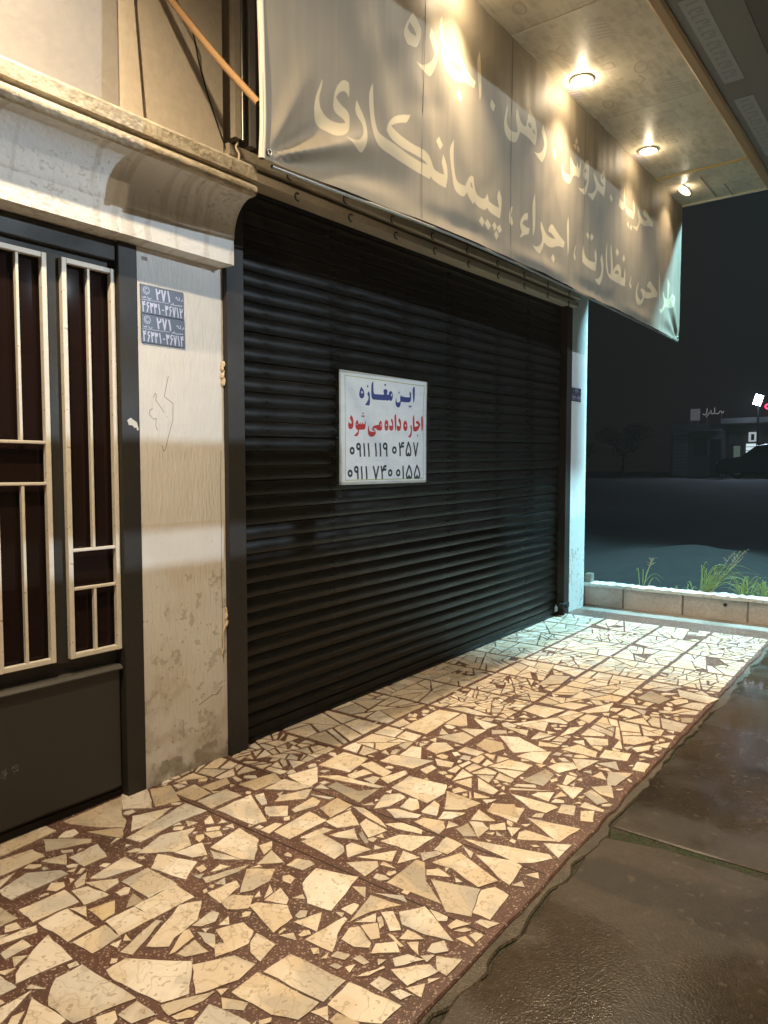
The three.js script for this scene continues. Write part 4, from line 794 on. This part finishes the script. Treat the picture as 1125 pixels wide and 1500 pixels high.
// ---------------------------------------------------------------- the canopy
const HS = 4.206;
{
  const can = thing('canopy', 'long canopy with film covered soffit panels over the shop front', 'canopy');
  const prints = (k) => (g, w, h) => {
    g.fillStyle = 'rgb(206,198,180)'; g.fillRect(0, 0, w, h);
    for (let i = 0; i < 900; i++) { g.fillStyle = rnd() < 0.5 ? 'rgba(205,196,178,.10)' : 'rgba(120,110,95,.10)'; g.fillRect(rnd() * w, rnd() * h, rr(4, 60), rr(2, 18)); }
    g.strokeStyle = 'rgba(110,100,85,.55)'; g.lineWidth = 1.5; for (let i = 0; i < 6; i++) { g.beginPath(); g.moveTo(rnd() * w, rnd() * h); g.lineTo(rnd() * w, rnd() * h); g.globalAlpha = 0.35; g.stroke(); g.globalAlpha = 1; }
    const bars = (x, y, c) => { g.fillStyle = c; g.fillRect(x, y, 84, 34); g.strokeStyle = 'rgb(206,198,182)'; g.lineWidth = 5; for (let i = 0; i < 5; i++) { g.beginPath(); g.moveTo(x + 14 + i * 14, y + 32); g.lineTo(x + 26 + i * 14, y + 3); g.stroke(); } };
    bars(w * 0.54, h * 0.8, 'rgb(170,164,178)'); bars(w * 0.1, h * 0.3, 'rgb(188,180,166)'); bars(w * 0.78, h * 0.12, 'rgb(184,176,163)');
    g.strokeStyle = 'rgb(176,166,148)'; g.lineWidth = 4; const L = (...p) => { g.beginPath(); p.forEach(([x, y], i) => (i ? g.lineTo(x * w, y * h) : g.moveTo(x * w, y * h))); g.stroke(); };
    L([0.4, 0.45], [0.4, 0.53], [0.45, 0.53]); L([0.47, 0.45], [0.52, 0.45], [0.52, 0.53], [0.47, 0.53], [0.47, 0.45]); L([0.3, 0.72], [0.35, 0.7]); L([0.2, 0.66], [0.23, 0.72], [0.28, 0.71]); L([0.66, 0.35], [0.72, 0.33], [0.75, 0.4], [0.69, 0.42]); L([0.8, 0.5], [0.86, 0.52]);
    g.beginPath(); g.ellipse(w * 0.6, h * 0.3, 26, 13, 0.2, 0, 6.3); g.stroke(); g.beginPath(); g.ellipse(w * 0.85, h * 0.7, 22, 11, 0.1, 0, 6.3); g.stroke();
  };
  const fm = [0, 1].map((k) => filmM(prints(k), 1.42, 0.8));
  const panel = (x0, x1, z0, z1, y, k, name = 'soffit_panel') => {
    const g = rbox(x0, x1, y, y + 0.012, z0, z1, 0.003), p = g.attributes.position, uv = g.attributes.uv; for (let i = 0; i < p.count; i++) uv.setXY(i, (p.getX(i) - x0) / (x1 - x0), (p.getZ(i) - z0) / (z1 - z0));
    return obj(name, g, fm[k % 2], can);
  };
  const XP = [-1.46, -0.04, 1.38, 2.8, 4.215, 5.632]; XP.forEach((x, i) => panel(x + 0.003, x + 1.414, 0.60, 1.492, HS + (i % 2) * 0.002, i));
  panel(7.085, 7.9, 0.60, 1.492, HS + 0.003, 0);
  obj('joint_strip', box(7.05, 7.082, HS - 0.004, HS + 0.02, 0.7, 1.49), std({ color: lin(0.62, 0.42, 0.14), roughness: 0.6 }), can, 'yellowish strip between the last soffit panels');
  obj('trim', prism([[1.493, HS - 0.022], [1.506, HS - 0.03], [1.556, HS - 0.03], [1.572, HS - 0.02], [1.572, HS + 0.05], [1.493, HS + 0.05]], -1.5, 8.1, 0.4), std({ map: woodM.map, color: lin(1.05, 1.2, 1.5), roughness: 0.5 }), can);
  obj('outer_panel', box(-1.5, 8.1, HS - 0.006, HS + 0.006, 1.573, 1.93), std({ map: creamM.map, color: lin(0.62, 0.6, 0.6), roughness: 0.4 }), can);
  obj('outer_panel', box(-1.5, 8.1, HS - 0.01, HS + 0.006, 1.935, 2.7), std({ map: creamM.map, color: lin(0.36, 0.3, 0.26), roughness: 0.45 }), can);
  const lab = canvas(512, 96, (g, w, h) => { g.fillStyle = 'rgb(158,155,152)'; g.fillRect(0, 0, w, h); g.strokeStyle = 'rgb(136,135,138)'; g.lineWidth = 9; for (let i = 0; i < 15; i++) { const x = 24 + i * 32; g.beginPath(); g.moveTo(x, 22); g.lineTo(x, 74); if (i % 3) g.lineTo(x + 16, 74); if (i % 2) { g.moveTo(x, 24); g.lineTo(x + 17, 24); g.lineTo(x + 17, 48); } g.stroke(); } });
  for (const [x0, x1] of [[2.9, 4.1], [4.5, 5.62], [5.9, 7.1]]) { const g = box(x0, x1, HS - 0.0085, HS - 0.0062, 1.62, 1.75), p = g.attributes.position, uv = g.attributes.uv; for (let i = 0; i < p.count; i++) uv.setXY(i, (p.getX(i) - x0) / (x1 - x0), (p.getZ(i) - 1.62) / 0.13); obj('film_label', g, std({ map: lab, roughness: 0.4 }), can, 'grey printed strip on the canopy underside'); }
  obj('edge_flange', rbox(7.902, 7.93, HS - 0.012, HS + 0.1, 0.6, 1.49, 0.004), fm[1], can);
  obj('roof_deck', box(-1.5, 8.1, HS + 0.055, HS + 0.4, -0.1, 2.7), darkM, can);
  obj('torn_flap', (() => { const s = new THREE.Shape(); [[0, 0], [0.1, 0.03], [0.13, 0.11], [0.08, 0.16], [0.02, 0.12]].forEach((p, i) => (i ? s.lineTo(...p) : s.moveTo(...p))); return [new THREE.ExtrudeGeometry(s, { depth: 0.002, bevelEnabled: false }).rotateX(-Math.PI / 2 + 0.35).translate(7.42, HS - 0.012, 0.9), box(7.25, 7.85, HS - 0.004, HS - 0.001, 1.04, 1.052), box(7.55, 7.9, HS - 0.006, HS - 0.001, 1.18, 1.188)]; })(), std({ map: creamM.map, color: lin(0.8, 0.78, 0.74), roughness: 0.6 }), can);
}
function downlight(x, z, label, kind) {
  const o = thing('downlight', label, 'downlight', [x, HS, z], 'recessed downlights in the soffit');
  const ringM = std({ color: lin(0.7, 0.68, 0.64), roughness: 0.4 }), ring = new THREE.LatheGeometry([[0.058, 0.0], [0.061, -0.008], [0.069, -0.011], [0.079, -0.008], [0.083, 0.0]].map((p) => new THREE.Vector2(...p)), 28);
  const bulb = new THREE.LatheGeometry([[0.0001, -0.022], [0.025, -0.020], [0.045, -0.012], [0.057, -0.001]].map((p) => new THREE.Vector2(...p)), 24);
  if (kind === 'loose') { ring.rotateX(0.5).rotateZ(-0.4).translate(0, -0.02, 0); bulb.rotateX(0.5).rotateZ(-0.4).scale(0.8, 1, 0.8).translate(0, -0.02, 0); }
  obj('trim_ring', ring, ringM, o);
  const b = obj('bulb', bulb, glow(1, 0.8, 0.5, kind === 'loose' ? 12 : 30), o); b.castShadow = false;
  const power = { fixed: 25, loose: 25 * 0.12, wide: 35, far: 25 * 0.5, outer: 11 }[kind];
  const l = new THREE.SpotLight(WARM, power, 0, kind === 'wide' || kind === 'outer' ? 1.42 : 0.88, kind === 'wide' || kind === 'outer' ? 0.7 : 1, 2); l.name = 'downlight_beam'; l.position.set(0, -0.02, 0); l.castShadow = true; l.shadow.radius = 1.6;
  l.target.position.set(kind === 'loose' ? -0.3 : 0, -4, kind === 'fixed' || kind === 'far' ? 1.05 : 0); o.add(l, l.target);
  const p = new THREE.PointLight(WARM, power * 0.02, 0, 2); p.name = 'downlight_spill'; p.position.set(0, -0.05, 0); p.castShadow = true; p.shadow.radius = 1; o.add(p);
  return o;
}
downlight(4.967, 0.85, 'bright round downlight nearest the camera in the soffit', 'fixed');
downlight(6.383, 0.85, 'bright round downlight in the middle soffit panel near the far end', 'far');
downlight(7.42, 0.86, 'tilted loose downlight in the torn end panel of the soffit', 'loose');
downlight(3.55, 0.85, 'round downlight just above the frame, mirrored in the banner top', 'fixed');
downlight(2.6, 2.15, 'unseen downlight added above the camera as warm fill for banner and floor', 'outer');  // added lamp out of view, evens the warm light on banner and floor
downlight(0.73, 1.15, 'round downlight in the soffit out over the house gate', 'wide');

// ---------------------------------------------------------------- low wall and weeds
{
  const w = thing('low_wall', 'low wall of pinkish blocks along the end of the marble forecourt', 'wall');
  const zs = [-0.06, 0.365, 0.95, 1.53, 2.11, 2.7, 3.3, 3.9];
  for (let i = 0; i < zs.length - 1; i++) obj('block', rbox(7.35 + rr(0, 0.006), 7.475, 0.07, 0.295 + rr(-0.004, 0.004), zs[i] + 0.007, zs[i + 1] - 0.007, 0.008), blockM, w);
  obj('mortar', box(7.362, 7.465, 0.06, 0.29, -0.05, 3.9), greyM, w);
  const g = new THREE.BoxGeometry(0.19, 0.03, 3.98, 6, 2, 120), p = g.attributes.position;
  for (let i = 0; i < p.count; i++) { const x = p.getX(i), y = p.getY(i), z = p.getZ(i), n = fbm(x / 2 + 3, z / 2 + 3, 64, 64, 4, 701) - 0.5; p.setXYZ(i, 7.417 + x + 0.035 * (fbm(0.3, z / 4 + 2, 64, 64, 4, 702) - 0.5) * Math.sign(x), 0.309 + y + (y > 0.01 ? 0.03 * n : 0), 1.93 + z); }
  g.computeVertexNormals(); obj('coping', boxUV(g), coldWallM, w);
  obj('hole', new THREE.CylinderGeometry(0.017, 0.017, 0.01, 14).rotateZ(Math.PI / 2).translate(7.349, 0.24, 1.335), blackM, w);
  tag(obj('stone_block', rbox(7.36, 7.45, 0.315, 0.42, -0.05, 0.02, 0.012), greyM), 'small rough stone on the low wall end by the pillar', 'stone');
}
function weed(label, base, n, hgt, lean, spread, panicle) {
  const o = thing('weed', label, 'weed', base, 'weeds behind the low wall');
  const M = std({ color: lin(0.2, 0.3, 0.1), roughness: 0.6, side: THREE.DoubleSide }), S = std({ color: lin(0.36, 0.42, 0.2), roughness: 0.6 }), H = std({ color: lin(0.4, 0.36, 0.27), roughness: 0.8 });
  const blade = (pts, w) => { // narrow flat blade along a curve
    const c = new THREE.CatmullRomCurve3(pts), P = [], I = [], N = 10, side = new THREE.Vector3(rr(-0.3, 0.3), 0.2, 1).normalize();
    for (let i = 0; i <= N; i++) { const q = c.getPoint(i / N), k = w * Math.sin(Math.PI * Math.min(0.98, 0.12 + 0.88 * i / N)) + 0.0004; P.push(q.x - side.x * k, q.y - side.y * k, q.z - side.z * k, q.x, q.y + k * 0.4, q.z, q.x + side.x * k, q.y + side.y * k, q.z + side.z * k); }
    for (let i = 0; i < N; i++) for (let j = 0; j < 2; j++) { const a = i * 3 + j; I.push(a, a + 1, a + 3, a + 1, a + 4, a + 3); }
    const g = new THREE.BufferGeometry(); g.setAttribute('position', new THREE.Float32BufferAttribute(P, 3)); g.setIndex(I); g.computeVertexNormals(); g.setAttribute('uv', new THREE.Float32BufferAttribute(new Float32Array(P.length / 3 * 2), 2)); return g;
  };
  const V = (x, y, z) => new THREE.Vector3(x, y, z);
  for (let i = 0; i < n; i++) {
    const dz = rr(-1, 1) * spread + lean, dx = rr(-0.5, 0.5) * spread, k = rr(0.45, 1) * hgt, b = rr(-0.04, 0.04);
    obj('blade', blade([V(0, -0.05, b), V(dx * 0.3, k * 0.55, b + dz * 0.35), V(dx * 0.7, k * 0.92, b + dz * 0.8), V(dx, k * rr(0.55, 0.95), b + dz * 1.35)], rr(0.003, 0.006)), M, o);
  }
  for (let i = 0; i < panicle; i++) {
    const dz = lean * 1.4 + rr(-0.3, 0.5) * spread, top = V(rr(-0.05, 0.05), hgt * rr(1.05, 1.3), dz), st = obj('stem', tube([[0, -0.05, 0], [0, hgt * 0.5, dz * 0.45], top.toArray()], 0.0028, 14, 5), S, o), g = [];
    for (let j = 0; j < 7; j++) { const t = j / 7, q = V(top.x * (0.75 + 0.25 * t), top.y * (0.72 + 0.28 * t), dz * (0.72 + 0.28 * t)); g.push(bar(q.toArray(), [q.x + rr(-0.03, 0.03), q.y + rr(0.01, 0.05), q.z + rr(-0.05, 0.06)], 0.0022, 0.0008, 5)); }
    obj('seed_head', g, H, st);
  }
}
weed('tall thin weed stalk standing alone behind the left of the low wall', [7.53, 0.28, 0.50], 5, 0.3, 0.05, 0.13, 2);
weed('tiny single sprig between the lone stalk and the leaning tuft', [7.53, 0.27, 0.86], 2, 0.11, -0.02, 0.04, 0);
weed('small upright weed just left of the big leaning grass tuft', [7.53, 0.27, 0.97], 5, 0.17, 0, 0.09, 0);
weed('large grass tuft leaning right with tall seed heads over the wall', [7.53, 0.26, 1.09], 34, 0.38, 0.2, 0.2, 4);
weed('arching pale grass tuft right of the tall seed heads', [7.54, 0.26, 1.45], 26, 0.27, 0.03, 0.2, 0);
weed('low grass tuft behind the wall at the right edge of view', [7.54, 0.26, 1.64], 22, 0.24, 0.0, 0.16, 0);

// ---------------------------------------------------------------- across the lot: dark shops on the raised road
const FARX = 40, GY = 1.15;
{
  const paleM = std({ color: lin(0.35, 0.34, 0.33), roughness: 0.8 }), dimM = std({ color: lin(0.2, 0.2, 0.21), roughness: 0.8 }), stripeM = std({ color: lin(0.4, 0.4, 0.42), roughness: 0.6 });
  const a = thing('shop_building', 'low dark closed shop with a roof sign across the lot', 'shop');
  obj('wall', box(FARX, FARX + 5, GY - 0.3, 3.92, -8.75, -6.12), dimM, a);
  for (let i = 0; i < 12; i++) obj('shutter_slat', box(FARX - 0.06, FARX - 0.01, GY + 0.1 + i * 0.19, GY + 0.27 + i * 0.19, -8.6, -7.86), stripeM, a);
  obj('awning', box(FARX - 0.5, FARX - 0.02, 3.5, 3.62, -7.7, -6.2), dimM, a);
  obj('window', box(FARX - 0.05, FARX - 0.01, 2.3, 3.2, -7.55, -6.9), std({ color: lin(0.05, 0.055, 0.06), roughness: 0.15 }), a);
  obj('door', box(FARX - 0.05, FARX - 0.01, GY, 3.1, -6.7, -6.25), std({ color: lin(0.03, 0.03, 0.033), roughness: 0.4 }), a);
  const sg = thing('roof_sign', 'small square pale sign board on the dark shop roof', 'sign', [FARX + 0.3, 4.42, -7.62]);
  obj('board', box(-0.04, 0.04, -0.3, 0.3, -0.22, 0.24), std({ map: canvas(64, 64, (g) => { g.fillStyle = '#4b4b4d'; g.fillRect(0, 0, 64, 64); g.strokeStyle = '#b8b8b8'; g.lineWidth = 6; g.beginPath(); g.moveTo(8, 44); g.lineTo(22, 24); g.lineTo(34, 46); g.lineTo(50, 20); g.moveTo(12, 56); g.lineTo(54, 54); g.stroke(); }), emissive: lin(0.05, 0.05, 0.055), roughness: 0.6 }), sg);
  obj('post', [bar([0, -0.55, -0.15], [0, -0.3, -0.15], 0.03), bar([0, -0.55, 0.15], [0, -0.3, 0.15], 0.03)], dimM, sg);
  const ls = thing('sign_letters', 'faint white Persian sign lettering standing above the dark shop roof', 'sign', [FARX + 0.3, 4.5, -6.75]);
  const lm = glow(0.8, 0.82, 0.85, 0.16);
  obj('lettering', [tube([[0, -0.05, -0.5], [0, -0.12, -0.38], [0, 0.03, -0.3], [0, 0.22, -0.28]], 0.022, 16, 5), tube([[0, -0.22, -0.34], [0, -0.1, -0.22], [0, 0.02, -0.17]], 0.022, 10, 5), tube([[0, 0.12, -0.1], [0, -0.05, -0.08], [0, -0.06, 0.05], [0, 0.24, 0.08]], 0.024, 16, 5), tube([[0, -0.05, 0.1], [0, -0.08, 0.25], [0, 0.06, 0.36], [0, -0.07, 0.46], [0, 0.06, 0.52]], 0.024, 20, 5)], lm, ls);
  obj('post', [bar([0.05, -0.6, -0.3], [0.05, 0, -0.3], 0.025), bar([0.05, -0.6, 0.4], [0.05, -0.05, 0.4], 0.025)], dimM, ls);

  const b = thing('shop_building', 'lit corner shop with white signs and a bright entrance across the lot', 'shop');
  obj('wall', box(FARX + 0.4, FARX + 6, GY - 0.3, 3.85, -6.1, -1.2), std({ color: lin(0.1, 0.08, 0.075), roughness: 0.8 }), b);
  obj('roof', box(FARX - 0.4, FARX + 6.2, 3.86, 4.12, -6.2, -1.1), paleM, b);
  obj('doorway', box(FARX + 0.34, FARX + 0.38, 2.15, 2.85, -5.15, -4.7), glow(0.75, 0.95, 1, 0.75), b);
  for (let i = 0; i < 3; i++) obj('glazing_bar', box(FARX + 0.3, FARX + 0.335, 2.3 + i * 0.19, 2.33 + i * 0.19, -5.15, -4.7), blackM, b);
  const wb = obj('lit_board', box(FARX + 0.2, FARX + 0.3, 2.95, 3.42, -5.02, -4.66), glow(0.8, 0.9, 0.95, 0.4), b); obj('figure_panel', box(FARX + 0.16, FARX + 0.195, 3.02, 3.32, -4.9, -4.76), blackM, wb);
  obj('green_panel', box(FARX + 0.3, FARX + 0.36, 1.75, 2.75, -5.72, -5.42), glow(0.4, 0.62, 0.5, 0.13), b); obj('window', box(FARX + 0.3, FARX + 0.36, 2.85, 3.35, -5.95, -5.6), std({ color: lin(0.12, 0.12, 0.13), roughness: 0.3 }), b);
  obj('small_lamp', new THREE.SphereGeometry(0.05, 10, 8).translate(FARX + 0.25, 2.95, -3.95), glow(0.9, 0.95, 1, 4), b);
  const neon = thing('neon_sign', 'red glowing neon sign at the right edge beside the floodlight', 'neon sign', [FARX + 0.2, 4.66, -4.2]);
  const nm = glow(1, 0.03, 0.1, 5);
  obj('tube', [new THREE.TorusGeometry(0.1, 0.03, 8, 18, 4.6).rotateZ(0.9).rotateY(-Math.PI / 2), tube([[0, -0.1, 0.2], [0, 0.1, 0.2], [0, 0.1, 0.34], [0, 0, 0.34], [0, 0, 0.2]], 0.028, 24, 6), tube([[0, 0.1, 0.62], [0, 0.1, 0.45], [0, -0.1, 0.45], [0, -0.1, 0.62]], 0.028, 24, 6)], nm, neon);
  obj('backboard', box(0.05, 0.1, -0.52, 0.2, -0.2, 1.2), blackM, neon);
  const nl = new THREE.PointLight(lin(1, 0.08, 0.12), 0.5, 0, 2); nl.position.set(-0.2, 0, 0.3); nl.castShadow = true; neon.add(nl);
  const fl = thing('floodlight', 'bright white floodlight on a mast above the far shops', 'floodlight', [FARX - 1.2, GY, -4.35]);
  obj('mast', bar([0, -0.3, 0], [0, 3.6, 0], 0.06, 0.045, 10), blackM, fl);
  const head = obj('housing', rbox(-0.06, 0.1, -0.28, 0.28, -0.2, 0.2, 0.02), blackM, fl); head.position.set(0, 3.74, 0); head.rotation.set(0.35, 0, 0.25);
  obj('lens', box(-0.075, -0.062, -0.25, 0.25, -0.17, 0.17), glow(0.75, 0.85, 1, 30), head).castShadow = false;
  const sl = new THREE.SpotLight(lin(0.6, 0.75, 1), 60, 0, 1.1, 0.8, 2); sl.name = 'floodlight_beam'; sl.position.set(-0.25, 3.7, 0); sl.target.position.set(-12, 0, 1); sl.castShadow = true; sl.shadow.radius = 8; fl.add(sl, sl.target); const near = new THREE.PointLight(lin(0.6, 0.75, 1), 2.2, 0, 2); near.name = 'floodlight_spill'; near.position.set(-0.3, 3.6, 0); near.castShadow = true; near.shadow.radius = 8; fl.add(near);
}
{ // a parked car, dark, seen side on
  const c = thing('parked_car', 'dark parked car in front of the lit far shop', 'car', [FARX - 4.2, GY, -3.1]);
  const s = new THREE.Shape(); [[-2.1, 0.3], [-2.12, 0.62], [-1.95, 0.78], [-1.15, 0.9], [-0.55, 1.36], [0.1, 1.46], [0.9, 1.4], [1.55, 0.98], [2.05, 0.92], [2.12, 0.6], [2.08, 0.3]].forEach((p, i) => (i ? s.lineTo(...p) : s.moveTo(...p))); s.closePath();
  const paint = std({ color: lin(0.05, 0.05, 0.055), roughness: 0.25, metalness: 0.3 });
  obj('body', new THREE.ExtrudeGeometry(s, { depth: 1.5, bevelEnabled: true, bevelSize: 0.08, bevelThickness: 0.1, bevelSegments: 3 }).rotateY(-Math.PI / 2).translate(0.75, 0, 0), paint, c);
  const w = new THREE.Shape(); [[-1.0, 0.92], [-0.5, 1.3], [0.1, 1.38], [0.85, 1.33], [1.35, 0.98]].forEach((p, i) => (i ? w.lineTo(...p) : w.moveTo(...p))); w.closePath();
  obj('side_window', new THREE.ExtrudeGeometry(w, { depth: 0.02, bevelEnabled: false }).rotateY(-Math.PI / 2).translate(-0.835, 0, 0), std({ color: lin(0.01, 0.01, 0.012), roughness: 0.1 }), c);
  for (const z of [-1.3, 1.3]) { const t = obj('wheel', new THREE.TorusGeometry(0.25, 0.09, 8, 20).rotateY(Math.PI / 2).translate(-0.78, 0.33, z), blackM, c); obj('rim', new THREE.CylinderGeometry(0.19, 0.19, 0.08, 16).rotateZ(Math.PI / 2).translate(-0.78, 0.33, z), metalM, t); }
  obj('headlight', new THREE.SphereGeometry(0.1, 12, 8).scale(0.8, 0.7, 1).translate(-0.72, 0.68, -2.12), std({ color: lin(0.7, 0.7, 0.7), roughness: 0.15 }), c); obj('tail_light', rbox(-0.86, -0.6, 0.7, 0.85, 2.05, 2.16, 0.02), std({ color: lin(0.3, 0.02, 0.02), roughness: 0.2 }), c);
}
for (const [label, x, z, h, s] of [['dark leafy tree at the left of the far dark shop', 38, -10.6, 2.6, 811], ['smaller dark tree nearest the pillar across the lot', 36, -12.6, 2.1, 821]]) {
  const t = thing('tree', label, 'tree', [x, GY - 0.1, z], 'trees across the lot'); seed = s;
  const bark = std({ color: lin(0.06, 0.045, 0.03), roughness: 0.9 }), leaf = std({ color: lin(0.045, 0.07, 0.03), roughness: 0.8, side: THREE.DoubleSide });
  const tr = [bar([0, 0, 0], [0.05, h * 0.5, 0.05], 0.11, 0.07)]; const tips = [];
  for (let i = 0; i < 7; i++) { const a = i * 0.9 + rnd(), q = [Math.cos(a) * h * 0.33, h * rr(0.6, 0.95), Math.sin(a) * h * 0.36]; tr.push(bar([0.05, h * 0.45, 0.05], q, 0.045, 0.015, 6)); tips.push(q); }
  obj('trunk', tr, bark, t); const g = [];
  for (const q of [...tips, ...tips]) for (let i = 0; i < 90; i++) { const a = rnd() * 6.3, b = Math.acos(rr(-1, 1)), r = h * 0.24 * Math.cbrt(rnd()); g.push(new THREE.PlaneGeometry(0.12, 0.07).rotateX(rnd() * 6).rotateY(rnd() * 6).translate(q[0] + r * Math.sin(b) * Math.cos(a), q[1] + r * Math.cos(b) * 0.8, q[2] + r * Math.sin(b) * Math.sin(a))); }
  obj('crown', g, leaf, t).userData.kind = 'stuff';
}

// ---------------------------------------------------------------- what lights and shades the place from outside the picture
function streetLamp(label, x, y, z, base, aim, color, power, angle, rad) {
  const o = thing('street_lamp', label, 'street lamp', [x, base, z]), h = y - base, d = new THREE.Vector3(aim[0] - x, 0, aim[2] - z).normalize();
  obj('pole', [bar([-d.x * 1.2, -0.3, -d.z * 1.2], [-d.x * 1.2, h, -d.z * 1.2], 0.09, 0.06, 12), tube([[-d.x * 1.2, h - 0.1, -d.z * 1.2], [-d.x * 0.9, h + 0.22, -d.z * 0.9], [0, h + 0.15, 0]], 0.04, 16, 8)], metalM, o);
  const hd = obj('lamp_head', rbox(-0.14, 0.14, 0, 0.1, -0.3, 0.3, 0.03), metalM, o); hd.position.set(0, h + 0.04, 0); hd.rotation.y = Math.atan2(d.x, d.z);
  obj('lens', box(-0.1, 0.1, -0.014, -0.002, -0.24, 0.24), glow(color.r, color.g, color.b, 20), hd).castShadow = false;
  const l = new THREE.SpotLight(color, power, 0, angle, 0.5, 2); l.name = 'street_lamp_beam'; l.position.set(0, h - 0.02, 0); l.target.position.set(aim[0] - x, aim[1] - base, aim[2] - z); l.castShadow = true; l.shadow.radius = rad; o.add(l, l.target);
}
streetLamp('cold white street lamp standing right of the forecourt', 10.43, 7.53, 2.9, -0.1, [9.6, 0, -0.6], COLD, 720, 0.8, 18);
streetLamp('tall bluish street lamp across the street behind the camera', 12.4, 7.4, 20, 0, [2.5, 2.2, 0], BLUE, 900, 0.25, 4);
{
  const h = thing('shade_hoarding', 'unseen boards on posts added behind the camera to shade the shop front', 'shade_hoarding', [0, 0, 6]);  // unseen boards, added and sized to cast shade on pier and lower shutter
  obj('board', box(-6, 13, -0.1, 2.934, -0.03, 0.03), blockM, h); obj('board', box(-6, 6.1, 3.07, 3.354, -0.03, 0.03), blockM, h);
  for (let x = -5.8; x < 13; x += 1.95) obj('post', box(x, x + 0.1, -0.2, x < 6 ? 3.35 : 2.9, 0.035, 0.13), metalM, h);
}
renderer.render(scene, camera);
